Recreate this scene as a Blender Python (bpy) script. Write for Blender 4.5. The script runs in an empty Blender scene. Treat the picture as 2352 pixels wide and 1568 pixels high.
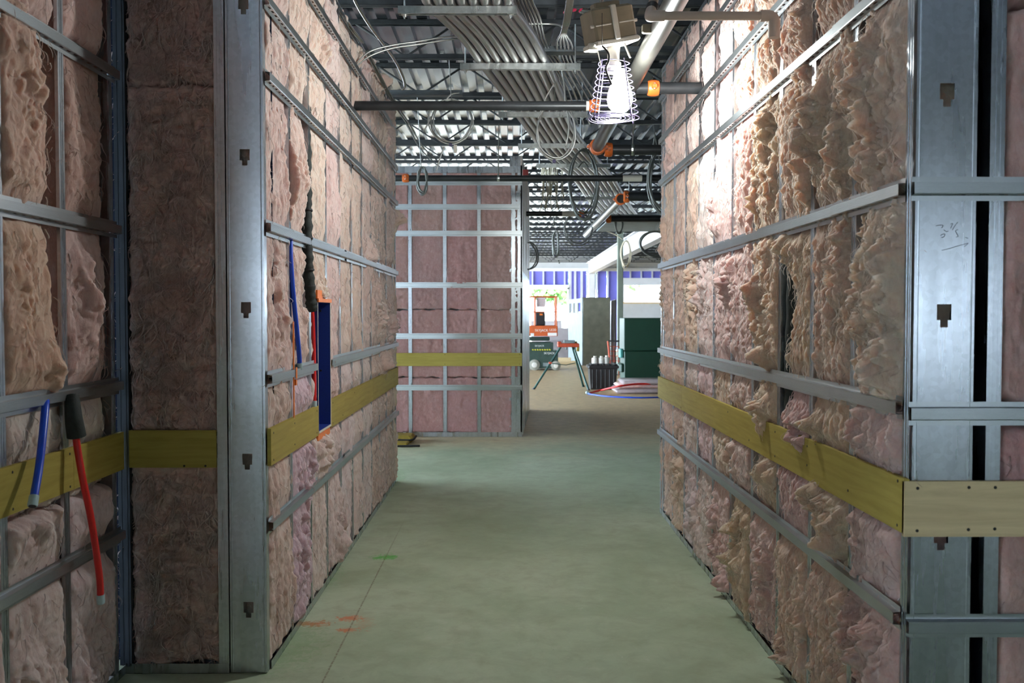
import bpy, math, random
import numpy as np
from mathutils import Vector, Matrix

# ------------------------------------------------------------------ camera, sky, exposure
SC = bpy.context.scene
COL = SC.collection
F = 2130.0                                     # focal length in pixels of a 2352 x 1568 frame
CAM = Vector((0.0, 0.0, 1.455))
PITCH = math.radians(1.721); YAW = math.radians(0.215)
cd = bpy.data.cameras.new('camera'); cam = bpy.data.objects.new('camera', cd); COL.objects.link(cam)
cd.sensor_width = 36.0; cd.lens = F / 2352.0 * 36.0; cd.clip_start = 0.05; cd.clip_end = 300
cam.location = CAM; cam.rotation_euler = (math.pi/2 - PITCH, 0, -YAW)
cd.dof.use_dof = True; cd.dof.focus_distance = 5.0; cd.dof.aperture_fstop = 5.0
SC.camera = cam
ROT = cam.rotation_euler.to_matrix()

world = bpy.data.worlds.new('sky'); SC.world = world; world.use_nodes = True
wn = world.node_tree.nodes; wl = world.node_tree.links
bg = wn['Background']
bg.inputs['Color'].default_value = (0.72, 0.86, 1.0, 1)
bg.inputs['Strength'].default_value = 26.0
LAMP_STRENGTH = 390.0
LAMP_COLOR = (0.94, 1.0, 0.97)

vs = SC.view_settings
vs.view_transform = 'Standard'; vs.look = 'None'; vs.gamma = 1.0; vs.use_curve_mapping = False
vs.exposure = 0.40
SC.cycles.use_denoising = True
SC.cycles.max_bounces = 8; SC.cycles.diffuse_bounces = 5; SC.cycles.glossy_bounces = 4
SC.cycles.sample_clamp_indirect = 6.0

# ------------------------------------------------------------------ helpers
def ray(px, py):
    return ROT @ Vector(((px-1176.0)/F, -(py-784.0)/F, -1.0))
def at(px, py, Y):
    d = ray(px, py); return CAM + d*((Y-CAM.y)/d.y)
def atX(px, py, X):
    d = ray(px, py); return CAM + d*((X-CAM.x)/d.x)
def atZ(px, py, Z):
    d = ray(px, py); return CAM + d*((Z-CAM.z)/d.z)
R = random.Random(7)
NPR = np.random.RandomState(11)

class MB:
    """collects boxes, tubes, extrusions into one mesh"""
    def __init__(s): s.v = []; s.f = []
    def add(s, vv, ff):
        n = len(s.v); s.v.extend([tuple(p) for p in vv]); s.f.extend([tuple(i+n for i in q) for q in ff]); return s
    def box(s, a, b, m=None):
        x0, y0, z0 = [min(a[i], b[i]) for i in range(3)]; x1, y1, z1 = [max(a[i], b[i]) for i in range(3)]
        vv = [Vector(p) for p in ((x0,y0,z0),(x1,y0,z0),(x1,y1,z0),(x0,y1,z0),(x0,y0,z1),(x1,y0,z1),(x1,y1,z1),(x0,y1,z1))]
        if m is not None: vv = [m @ p for p in vv]
        return s.add(vv, [(0,3,2,1),(4,5,6,7),(0,1,5,4),(1,2,6,5),(2,3,7,6),(3,0,4,7)])
    def cbox(s, a, b, c=0.01, m=None):
        """box with chamfered edges"""
        x0, y0, z0 = [min(a[i], b[i]) for i in range(3)]; x1, y1, z1 = [max(a[i], b[i]) for i in range(3)]
        c = min(c, (x1-x0)*.45, (y1-y0)*.45, (z1-z0)*.45)
        rings = []
        for z, d in ((z0, c), (z0+c, 0), (z1-c, 0), (z1, c)):
            rings.append([(x0+d+c,y0+d,z),(x1-d-c,y0+d,z),(x1-d,y0+d+c,z),(x1-d,y1-d-c,z),(x1-d-c,y1-d,z),(x0+d+c,y1-d,z),(x0+d,y1-d-c,z),(x0+d,y0+d+c,z)])
        vv = [Vector(p) for r in rings for p in r]
        if m is not None: vv = [m @ p for p in vv]
        ff = [tuple(range(7, -1, -1)), tuple(range(24, 32))]
        for k in range(3):
            for i in range(8):
                j = (i+1) % 8; ff.append((k*8+i, k*8+j, k*8+8+j, k*8+8+i))
        return s.add(vv, ff)
    def tube(s, pts, r, n=8, caps=True):
        pts = [Vector(p) for p in pts]; m = len(pts)
        rr = r if isinstance(r, (list, tuple)) else [r]*m
        t0 = (pts[1]-pts[0]).normalized()
        up = Vector((0,0,1)) if abs(t0.z) < .9 else Vector((1,0,0))
        nrm = t0.cross(up).normalized(); vv = []; prev = t0
        for i in range(m):
            t = (pts[min(i+1,m-1)]-pts[max(i-1,0)])
            t = t.normalized() if t.length > 1e-9 else prev
            nrm = (nrm - t*nrm.dot(t))
            nrm = nrm.normalized() if nrm.length > 1e-6 else t.orthogonal().normalized()
            b = t.cross(nrm); prev = t
            for k in range(n):
                a = 2*math.pi*k/n; vv.append(pts[i] + (nrm*math.cos(a)+b*math.sin(a))*rr[i])
        ff = []
        for i in range(m-1):
            for k in range(n):
                j = (k+1) % n; ff.append((i*n+k, i*n+j, (i+1)*n+j, (i+1)*n+k))
        if caps: ff.append(tuple(range(n-1,-1,-1))); ff.append(tuple(range((m-1)*n, m*n)))
        return s.add(vv, ff)
    def lathe(s, prof, c, n=20, axis=(0,0,1), caps=True):
        """prof: (radius, height) pairs along the axis from c"""
        ax = Vector(axis).normalized(); e1 = ax.orthogonal().normalized(); e2 = ax.cross(e1); c = Vector(c)
        vv = [c + ax*h + (e1*math.cos(2*math.pi*k/n)+e2*math.sin(2*math.pi*k/n))*r for r, h in prof for k in range(n)]
        ff = [(i*n+k, i*n+(k+1)%n, (i+1)*n+(k+1)%n, (i+1)*n+k) for i in range(len(prof)-1) for k in range(n)]
        if caps: ff.append(tuple(range(n-1,-1,-1))); ff.append(tuple(range((len(prof)-1)*n, len(prof)*n)))
        return s.add(vv, ff)
    def strip(s, rows, closed=False):
        """rows: list of equally long point lists"""
        n = len(rows[0]); vv = [p for r in rows for p in r]
        ff = []
        for i in range(len(rows)-1):
            for k in range(n if closed else n-1):
                j = (k+1) % n; ff.append((i*n+k, i*n+j, (i+1)*n+j, (i+1)*n+k))
        return s.add(vv, ff)

def spline(pts, k=8):
    """Catmull-Rom through the points"""
    P = [Vector(p) for p in pts]
    if len(P) < 3: return P
    Q = [P[0]*2-P[1]] + P + [P[-1]*2-P[-2]]; out = []
    for i in range(1, len(Q)-2):
        a, b, c, d = Q[i-1], Q[i], Q[i+1], Q[i+2]
        for j in range(k):
            t = j/k
            out.append(.5*((2*b)+(c-a)*t+(2*a-5*b+4*c-d)*t*t+(3*b-a-3*c+d)*t**3))
    out.append(P[-1]); return out

WLOC = {}
def obj(name, mb, mat, parent=None, smooth=False, color=None, label=None, auto=None):
    """link ONE mesh object with its origin at its own base"""
    if isinstance(mb, MB):
        V = np.array(mb.v, dtype=np.float64).reshape(-1, 3); faces = mb.f
    else: V, faces = mb
    lo, hi = V.min(0), V.max(0)
    c = Vector(((lo[0]+hi[0])/2, (lo[1]+hi[1])/2, lo[2]))
    me = bpy.data.meshes.new(name)
    V = V - np.array(c)
    if isinstance(faces, np.ndarray):          # quads as an array: fast path
        me.vertices.add(len(V)); me.vertices.foreach_set('co', V.astype(np.float32).ravel())
        nf = len(faces); me.loops.add(nf*4); me.loops.foreach_set('vertex_index', faces.astype(np.int32).ravel())
        me.polygons.add(nf); me.polygons.foreach_set('loop_start', np.arange(nf, dtype=np.int32)*4)
        me.update(calc_edges=True)
    else:
        me.from_pydata(V.tolist(), [], faces); me.update()
    if smooth:
        me.polygons.foreach_set('use_smooth', [True]*len(me.polygons))
        if auto is not None: me.set_sharp_from_angle(angle=math.radians(auto))
    me.materials.append(mat)
    o = bpy.data.objects.new(name, me); COL.objects.link(o)
    pl = WLOC[parent.name] if parent else Vector((0,0,0))
    o.parent = parent; o.location = c - pl; WLOC[o.name] = c
    if color is not None: o.color = (*color, 1)
    if label: o['label'] = label
    return o
def tag(o, label, cat, group=None):
    o['label'] = label; o['category'] = cat
    if group: o['group'] = group
    return o
def empty(name, loc, label, cat, group=None):
    o = bpy.data.objects.new(name, None); COL.objects.link(o); o.location = loc; o.empty_display_size = .1
    WLOC[o.name] = Vector(loc); return tag(o, label, cat, group)
def struct(o): o['kind'] = 'structure'; return o
def dup(o, shift, parent=None):
    """copy of an object and its children (shared mesh data), moved by shift in its parent's space"""
    c = o.copy(); COL.objects.link(c); c.parent = parent if parent is not None else o.parent
    c.location = o.location + Vector(shift); WLOC[c.name] = WLOC[o.name] + Vector(shift)
    for ch in list(o.children):
        d = ch.copy(); COL.objects.link(d); d.parent = c
        for g in list(ch.children):
            e = g.copy(); COL.objects.link(e); e.parent = d
    return c

# ------------------------------------------------------------------ materials
def nodes_of(name):
    m = bpy.data.materials.new(name); m.use_nodes = True
    return m, m.node_tree.nodes, m.node_tree.links, m.node_tree.nodes['Principled BSDF']
def texco(n, l, scale=(1,1,1), rand=0.0):
    tc = n.new('ShaderNodeTexCoord'); mp = n.new('ShaderNodeMapping'); mp.inputs['Scale'].default_value = scale
    if rand:
        oi = n.new('ShaderNodeObjectInfo'); mu = n.new('ShaderNodeVectorMath'); mu.operation = 'SCALE'
        mu.inputs[0].default_value = (rand, rand*.7, rand*1.3); l.new(oi.outputs['Random'], mu.inputs['Scale'])
        ad = n.new('ShaderNodeVectorMath'); ad.operation = 'ADD'
        l.new(tc.outputs['Object'], ad.inputs[0]); l.new(mu.outputs[0], ad.inputs[1]); l.new(ad.outputs[0], mp.inputs['Vector'])
    else: l.new(tc.outputs['Object'], mp.inputs['Vector'])
    return mp.outputs['Vector']
def noise(n, l, vec, scale, detail=4, rough=.55, dist=0.0):
    t = n.new('ShaderNodeTexNoise'); t.inputs['Scale'].default_value = scale; t.inputs['Detail'].default_value = detail
    t.inputs['Roughness'].default_value = rough; t.inputs['Distortion'].default_value = dist
    l.new(vec, t.inputs['Vector']); return t.outputs['Fac']
def ramp(n, l, fac, stops):
    r = n.new('ShaderNodeValToRGB'); e = r.color_ramp.elements
    while len(e) < len(stops): e.new(.5)
    for i, (p, c) in enumerate(stops):
        e[i].position = p; e[i].color = (*c, 1) if len(c) == 3 else c
    l.new(fac, r.inputs['Fac']); return r.outputs['Color']
def mix(n, l, fac, a, b, mode='MIX'):
    m = n.new('ShaderNodeMix'); m.data_type = 'RGBA'; m.blend_type = mode
    for sock, v in ((m.inputs['Factor'], fac), (m.inputs['A'], a), (m.inputs['B'], b)):
        pass
    def put(s, v):
        if isinstance(v, (int, float)): s.default_value = v
        elif isinstance(v, tuple): s.default_value = (*v, 1) if len(v) == 3 else v
        else: l.new(v, s)
    put(m.inputs[0], fac); put(m.inputs[6], a); put(m.inputs[7], b)
    return m.outputs[2]
def bump(n, l, b, h, strength=.3, dist=.01):
    bp = n.new('ShaderNodeBump'); bp.inputs['Strength'].default_value = strength; bp.inputs['Distance'].default_value = dist
    l.new(h, bp.inputs['Height']); l.new(bp.outputs['Normal'], b.inputs['Normal'])

def plain(name, col, rough=.6, metal=0.0, var=.12, scale=12, bmp=0.0, spec=.5):
    """one colour with a little noise variation"""
    m, n, l, b = nodes_of(name)
    v = texco(n, l, rand=9.0); f = noise(n, l, v, scale, 5)
    lo = tuple(c*(1-var) for c in col); hi = tuple(min(1, c*(1+var)) for c in col)
    l.new(ramp(n, l, f, [(.3, lo), (.7, hi)]), b.inputs['Base Color'])
    b.inputs['Roughness'].default_value = rough; b.inputs['Metallic'].default_value = metal
    b.inputs['Specular IOR Level'].default_value = spec
    if bmp: bump(n, l, b, noise(n, l, v, scale*6, 3), bmp, .004)
    return m
def galv(name, col=(.56,.58,.60), rough=.34, spangle=70, var=.22, stain=.0):
    """galvanised sheet: metallic with spangle and streaks"""
    m, n, l, b = nodes_of(name)
    v = texco(n, l, (1,1,1), rand=11.0)
    vo = n.new('ShaderNodeTexVoronoi'); vo.inputs['Scale'].default_value = spangle; l.new(v, vo.inputs['Vector'])
    sep = n.new('ShaderNodeSeparateColor'); l.new(vo.outputs['Color'], sep.inputs[0])
    vs_ = texco(n, l, (9,9,.7), rand=5.0); st = noise(n, l, vs_, 2.2, 5)
    lo = tuple(c*(1-var) for c in col); hi = tuple(min(1, c*(1+var)) for c in col)
    c1 = ramp(n, l, sep.outputs[0], [(0, lo), (1, hi)])
    c2 = mix(n, l, .55, c1, ramp(n, l, st, [(.3, tuple(c*.72 for c in col)), (.7, tuple(min(1,c*1.15) for c in col))]))
    l.new(c2, b.inputs['Base Color']); b.inputs['Metallic'].default_value = 1.0
    rr = n.new('ShaderNodeMapRange'); rr.inputs[3].default_value = rough*.75; rr.inputs[4].default_value = rough*1.35
    l.new(st, rr.inputs[0]); l.new(rr.outputs[0], b.inputs['Roughness'])
    return m

M = {}
M['stud'] = galv('galvanised_stud', (.50,.53,.57), .27, 70, .14)
M['hat'] = plain('galvanised_furring', (.50,.53,.55), .30, 1.0, .06, 5)
M['strut'] = galv('galvanised_strut', (.60,.63,.62), .28, 60)
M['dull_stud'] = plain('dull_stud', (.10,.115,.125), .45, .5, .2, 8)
M['corner'] = plain('dark_corner_angle', (.06,.07,.085), .5, .5, .2, 8)
M['conduit'] = plain('conduit_steel', (.52,.50,.50), .26, 1.0, .06, 3)
M['deck'] = plain('galvanised_deck', (.36,.385,.43), .20, 1.0, .05, 3)
M['joist'] = plain('dark_joist_primer', (.030,.034,.038), .55, 0, .3, 20)
M['black_pipe'] = plain('black_steel_pipe', (.028,.030,.033), .38, .3, .3, 9)
M['steel_pipe'] = plain('dull_steel_pipe', (.032,.030,.026), .32, .25, .3, 9)
M['orange'] = plain('orange_enamel', (.62,.13,.02), .42, 0, .2, 20)
M['orange_trim'] = plain('orange_tape', (.85,.22,.03), .5, 0, .1, 20)
M['pvc'] = plain('beige_pvc', (.52,.42,.36), .4, 0, .06, 6)
M['rubber'] = plain('black_rubber', (.016,.016,.018), .6, 0, .3, 20)
M['foam'] = plain('black_foam', (.016,.022,.020), .75, 0, .35, 40, .35)
M['red_pex'] = plain('red_tubing', (.62,.016,.016), .32, 0, .08, 8)
M['blue_pex'] = plain('blue_tubing', (.012,.075,.62), .32, 0, .08, 8)
M['cap'] = plain('tube_cap', (.42,.55,.58), .4, 0, .1, 20)
M['halo_tinted_wire'] = plain('halo_tinted_wire', (.12,.10,.19), .35, .2, .05, 9)  # white wire darkened, with the bulb's violet halo put into its colour
M['ballast'] = plain('ballast_enamel', (.20,.17,.115), .5, 0, .15, 12, .1)
M['lamp_body'] = plain('lamp_housing', (.55,.52,.46), .45, 0, .1, 12)
M['mc'] = galv('armoured_cable', (.55,.56,.54), .4, 200, .2)
M['grey_cable'] = plain('grey_cable', (.13,.14,.13), .45, .2, .2, 30)
M['cream_cable'] = plain('cream_cable', (.62,.56,.42), .5, 0, .2, 30)
M['dark_gap'] = plain('shade_toned_sheathing', (.010,.013,.028), .9, 0, .3, 6, 0, 0.0)  # dark blue sheathing; shade between the batts is put into its near-black colour
M['blue_board'] = plain('blue_board', (.012,.035,.24), .55, 0, .14, 160, .1)
M['board_core'] = plain('board_core', (.66,.62,.52), .8, 0, .1, 40)
M['purple'] = plain('purple_sheathing', (.17,.17,.62), .7, 0, .08, 2)
M['far_metal'] = plain('pale_metal', (.62,.64,.72), .5, .2, .06, 3)
M['white_paint'] = plain('white_primer', (.74,.75,.78), .55, 0, .06, 3)
M['wall_board'] = plain('grey_wallboard', (.52,.54,.56), .75, 0, .07, 2)
M['column'] = plain('column_primer', (.16,.19,.15), .6, 0, .12, 4)
M['green_box'] = plain('green_enamel', (.002,.034,.018), .5, 0, .1, 6)
M['teal'] = plain('teal_enamel', (.05,.24,.22), .5, 0, .1, 6)
M['olive'] = plain('olive_panel', (.17,.17,.125), .75, 0, .2, 5)
M['dark_red'] = plain('dark_red', (.20,.015,.012), .5, 0, .1, 8)
M['pale_panel'] = plain('pale_panel', (.20,.24,.245), .7, 0, .15, 5)
M['black_plastic'] = plain('black_plastic', (.020,.020,.022), .42, 0, .2, 10)
M['white_plastic'] = plain('white_plastic', (.78,.74,.66), .5, 0, .08, 14)
M['vise_red'] = plain('vise_red', (.52,.075,.03), .5, 0, .2, 18)
M['leg_green'] = plain('leg_green', (.012,.065,.055), .42, .1, .2, 12)
M['lift_orange'] = plain('lift_orange', (.60,.11,.025), .5, 0, .12, 8)
M['lift_green'] = plain('lift_green', (.030,.060,.048), .5, 0, .2, 8)
M['tyre'] = plain('grey_tyre', (.33,.32,.27), .8, 0, .1, 12)
M['yellow'] = plain('hazard_yellow', (.80,.72,.03), .5, 0, .05, 8)
M['white_print'] = plain('white_print', (.85,.85,.82), .6, 0, .03, 8)
M['ink'] = plain('marker_ink', (.03,.035,.05), .6, 0, .1, 30)
M['screw'] = plain('dark_screw', (.03,.027,.025), .45, .5, .2, 90)
M['leaf'] = plain('leaf_green', (.10,.22,.05), .6, 0, .45, 3)
M['ground'] = plain('dry_ground', (.42,.40,.33), .9, 0, .2, 1)
M['drywall'] = plain('drywall_offcut', (.66,.60,.62), .8, 0, .1, 4)
M['poly'] = plain('poly_wrap', (.40,.33,.33), .35, 0, .12, 9, .2)
M['debris'] = plain('mustard_bag', (.30,.21,.025), .65, 0, .3, 12, .2)

def plywood(name, a, b, knots=(.05,.03,.01)):
    m, n, l, bs = nodes_of(name)
    v = texco(n, l, rand=17.0)
    def vec(sc):
        mp = n.new('ShaderNodeMapping'); mp.inputs['Scale'].default_value = sc; l.new(v, mp.inputs['Vector']); return mp.outputs['Vector']
    g = noise(n, l, vec((1.2,1.2,14)), 2.6, 7, .62, 1.0)
    base = ramp(n, l, g, [(.25, a), (.75, b)])
    w = n.new('ShaderNodeTexWave'); w.inputs['Scale'].default_value = 1.0; w.inputs['Distortion'].default_value = 7; w.inputs['Detail'].default_value = 2
    w.bands_direction = 'Z'; w.inputs['Detail Scale'].default_value = .6; l.new(vec((1.1,1.1,9)), w.inputs['Vector'])
    c = mix(n, l, .10, base, ramp(n, l, w.outputs['Fac'], [(0, tuple(x*.55 for x in a)), (.5, b), (1, b)]))
    vo = n.new('ShaderNodeTexVoronoi'); vo.inputs['Scale'].default_value = 1.0; l.new(vec((2.6,2.6,6.5)), vo.inputs['Vector'])
    k = ramp(n, l, vo.outputs['Distance'], [(.045, (1,1,1)), (.075, (0,0,0))])
    sep = n.new('ShaderNodeSeparateColor'); l.new(vo.outputs['Color'], sep.inputs[0])
    kk = n.new('ShaderNodeMath'); kk.operation = 'LESS_THAN'; kk.inputs[1].default_value = .4; l.new(sep.outputs[1], kk.inputs[0])
    mu = n.new('ShaderNodeMath'); mu.operation = 'MULTIPLY'; l.new(k, mu.inputs[0]); l.new(kk.outputs[0], mu.inputs[1])
    l.new(mix(n, l, mu.outputs[0], c, knots), bs.inputs['Base Color'])
    bs.inputs['Roughness'].default_value = .7; bs.inputs['Specular IOR Level'].default_value = .25
    bump(n, l, bs, g, .25, .003)
    return m
M['ply'] = plywood('treated_plywood', (.29,.22,.045), (.41,.325,.078))
M['ply_pine'] = plywood('raw_plywood', (.54,.40,.23), (.72,.56,.34), (.10,.05,.03))

def insulation(name, stretch=(48,48,20), bs_=.7, deep=(.46,.22,.22)):
    """glass wool: the object's colour, mottled with deeper pink and paler tufts"""
    m, n, l, b = nodes_of(name)
    oi = n.new('ShaderNodeObjectInfo')
    v = texco(n, l, rand=13.0)
    def vec(sc):
        mp = n.new('ShaderNodeMapping'); mp.inputs['Scale'].default_value = sc; l.new(v, mp.inputs['Vector']); return mp.outputs['Vector']
    big = noise(n, l, vec((1,1,.55)), 6, 6, .62, 1.2)
    fine = noise(n, l, vec((1,1,.45)), 38, 7, .7, 1.6)
    c = mix(n, l, ramp(n, l, big, [(.45, (0,0,0)), (.78, (.45,.45,.45))]), oi.outputs['Color'], deep, 'MIX')
    c = mix(n, l, ramp(n, l, fine, [(.25, (.35,.35,.35)), (.55, (0,0,0))]), c, mix(n, l, 1.0, oi.outputs['Color'], (.62,.40,.36), 'MULTIPLY'))
    c = mix(n, l, ramp(n, l, fine, [(.54, (0,0,0)), (.80, (.35,.35,.35))]), c, (.86,.73,.66))
    l.new(c, b.inputs['Base Color'])
    b.inputs['Roughness'].default_value = 1.0; b.inputs['Specular IOR Level'].default_value = .08
    b.inputs['Sheen Weight'].default_value = .12; b.inputs['Sheen Roughness'].default_value = .6
    b.inputs['Subsurface Weight'].default_value = .7; b.inputs['Subsurface Radius'].default_value = (1.0,.72,.62); b.inputs['Subsurface Scale'].default_value = .03
    h = noise(n, l, vec(tuple(s/48 for s in stretch)), 60, 8, .72, 2.2)
    bump(n, l, b, h, bs_, .022)
    return m
M['wool'] = insulation('glass_wool', (48,48,20))
M['wool_swirl'] = insulation('glass_wool_swirl', (40,40,34), .6, (.36,.18,.16))
M['wool_flat'] = insulation('glass_wool_flat', (40,40,40), .45, (.38,.20,.20))

def floor_material():
    m, n, l, b = nodes_of('concrete_floor')
    tc = n.new('ShaderNodeTexCoord'); v = tc.outputs['Object']
    sx = n.new('ShaderNodeSeparateXYZ'); l.new(v, sx.inputs[0])
    n1 = noise(n, l, v, .9, 8, .62, .6); n2 = noise(n, l, v, 7, 8, .7, .4); n3 = noise(n, l, v, 60, 4, .6)
    c = ramp(n, l, n1, [(.3, (.33,.41,.265)), (.52, (.44,.525,.365)), (.72, (.55,.62,.465))])  # grey concrete with the lamp's green cast put into its colour
    c = mix(n, l, ramp(n, l, n2, [(.35, (.42,.42,.42)), (.55, (0,0,0))]), c, (.29,.31,.20))
    c = mix(n, l, ramp(n, l, n2, [(.60, (0,0,0)), (.78, (.5,.5,.5))]), c, (.64,.66,.56))
    c = mix(n, l, ramp(n, l, n3, [(.66, (0,0,0)), (.74, (.5,.5,.5))]), c, (.17,.16,.12))
    n4 = noise(n, l, v, 2.6, 7, .68, 1.4); c = mix(n, l, ramp(n, l, n4, [(.34, (.28,.28,.28)), (.50, (0,0,0))]), c, (.27,.29,.17))
    n5 = noise(n, l, v, 16, 5, .8, 2.5); c = mix(n, l, ramp(n, l, n5, [(.62, (0,0,0)), (.70, (.45,.45,.45))]), c, (.66,.68,.60))
    # tan dust beyond the corridor
    mr = n.new('ShaderNodeMapRange'); mr.inputs[1].default_value = 9.4; mr.inputs[2].default_value = 11.6
    wob = n.new('ShaderNodeMath'); wob.operation = 'MULTIPLY_ADD'; wob.inputs[1].default_value = 3.0
    l.new(n1, wob.inputs[0]); l.new(sx.outputs['Y'], wob.inputs[2])
    ad = n.new('ShaderNodeMath'); ad.operation = 'SUBTRACT'; ad.inputs[1].default_value = 1.5; l.new(wob.outputs[0], ad.inputs[0])
    l.new(ad.outputs[0], mr.inputs[0])
    dust = ramp(n, l, n2, [(.3, (.50,.36,.19)), (.7, (.74,.56,.33))])
    c = mix(n, l, mr.outputs[0], c, dust)
    # spray paint and a snapped chalk line (flat marks on the slab)
    nz = noise(n, l, v, 30, 6, .75, .8)
    def blob(cx, cy, rx, ry, col, soft=.55, amt=.8):
        nonlocal c
        mp = n.new('ShaderNodeMapping'); mp.vector_type = 'POINT'
        mp.inputs['Location'].default_value = (-cx/rx, -cy/ry, 0); mp.inputs['Scale'].default_value = (1/rx, 1/ry, 0)
        l.new(v, mp.inputs['Vector'])
        ln = n.new('ShaderNodeVectorMath'); ln.operation = 'LENGTH'; l.new(mp.outputs[0], ln.inputs[0])
        s = n.new('ShaderNodeMath'); s.operation = 'MULTIPLY_ADD'; s.inputs[1].default_value = 4.5; l.new(nz, s.inputs[0])
        l.new(ln.outputs['Value'], s.inputs[2])
        f = n.new('ShaderNodeMapRange'); f.inputs[1].default_value = 2.75+soft; f.inputs[2].default_value = 2.75; f.inputs[4].default_value = amt
        l.new(s.outputs[0], f.inputs[0]); c = mix(n, l, f.outputs[0], c, col)
    FLOOR_MARKS(blob)
    mpl = n.new('ShaderNodeMath'); mpl.operation = 'ADD'; mpl.inputs[1].default_value = .735; l.new(sx.outputs['X'], mpl.inputs[0])
    ab = n.new('ShaderNodeMath'); ab.operation = 'ABSOLUTE'; l.new(mpl.outputs[0], ab.inputs[0])
    lf = n.new('ShaderNodeMapRange'); lf.inputs[1].default_value = .006; lf.inputs[2].default_value = .001; lf.inputs[4].default_value = .75; l.new(ab.outputs[0], lf.inputs[0])
    yf = n.new('ShaderNodeMapRange'); yf.inputs[1].default_value = 6.6; yf.inputs[2].default_value = 5.4; l.new(sx.outputs['Y'], yf.inputs[0])
    mm = n.new('ShaderNodeMath'); mm.operation = 'MULTIPLY'; l.new(lf.outputs[0], mm.inputs[0]); l.new(yf.outputs[0], mm.inputs[1])
    m3 = n.new('ShaderNodeMath'); m3.operation = 'MULTIPLY'; l.new(mm.outputs[0], m3.inputs[0]); l.new(ramp(n, l, n3, [(.35, (0,0,0)), (.55, (1,1,1))]), m3.inputs[1])
    c = mix(n, l, m3.outputs[0], c, (.16,.085,.05))
    l.new(c, b.inputs['Base Color'])
    rr = n.new('ShaderNodeMapRange'); rr.inputs[3].default_value = .42; rr.inputs[4].default_value = .62; l.new(n2, rr.inputs[0]); l.new(rr.outputs[0], b.inputs['Roughness'])
    b.inputs['Specular IOR Level'].default_value = .45
    bump(n, l, b, n2, .12, .004)
    return m
def FLOOR_MARKS(blob):
    for px, py, rx, ry, col, am in ((885,1279,.075,.07,(.10,.50,.08),.85), (722,1432,.085,.045,(.62,.17,.05),.75), (800,1420,.065,.05,(.68,.19,.07),.8), (800,1446,.06,.03,(.68,.19,.07),.8),
                                    (838,1432,.05,.10,(.55,.24,.12),.25), (660,1480,.16,.35,(.14,.34,.10),.3), (740,1325,.10,.35,(.14,.36,.10),.3), (905,1100,.10,.5,(.12,.30,.08),.3), (855,1150,.06,.45,(.12,.34,.08),.3)):
        p = atZ(px, py, 0); blob(p.x, p.y, rx, ry, col, .5, am)
M['floor'] = floor_material()
# ------------------------------------------------------------------ noise and glass-wool batts
_perm = {}
def perlin(x, y, seed=0):
    if seed not in _perm:
        r = np.random.RandomState(seed+1); p = r.permutation(256); a = r.rand(256)*2*np.pi
        _perm[seed] = (np.concatenate([p, p]), np.cos(a), np.sin(a))
    p, ca, sa = _perm[seed]
    xf = np.floor(x); yf = np.floor(y); xi = xf.astype(np.int64) & 255; yi = yf.astype(np.int64) & 255
    fx = x-xf; fy = y-yf
    ux = fx*fx*fx*(fx*(fx*6-15)+10); uy = fy*fy*fy*(fy*(fy*6-15)+10)
    def g(ix, iy, dx, dy):
        h = p[(p[ix & 255] + iy) & 511 & 255]; return ca[h]*dx + sa[h]*dy
    a = g(xi, yi, fx, fy); b = g(xi+1, yi, fx-1, fy); c = g(xi, yi+1, fx, fy-1); d = g(xi+1, yi+1, fx-1, fy-1)
    return (a+(b-a)*ux)*(1-uy) + (c+(d-c)*ux)*uy

def sstep(a, b, x):
    t = np.clip((x-a)/(b-a), 0, 1); return t*t*(3-2*t)

STY = {  # (u, v frequency, amplitude) of each billow octave
 'clumpy': ((8,3.0,.028), (22,9,.022), (50,22,.019), (105,48,.011)),
 'smooth': ((6,2.2,.026), (16,6,.017), (40,17,.011), (90,45,.006)),
 'soft':   ((4,2.0,.022), (11,7,.014), (30,20,.008), (70,50,.005)),
 'flat':   ((3,3,.008), (8,8,.009), (20,20,.006), (50,50,.003)),
 'swirl':  ((6,5,.030), (15,13,.030), (36,32,.018), (80,75,.008)),
}
def interp(spec, v):
    if not spec: return np.zeros_like(v)
    z = np.array([p[0] for p in spec], float); o = np.array([p[1] for p in spec], float)
    i = np.argsort(z); return np.interp(v, z[i], o[i])

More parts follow.
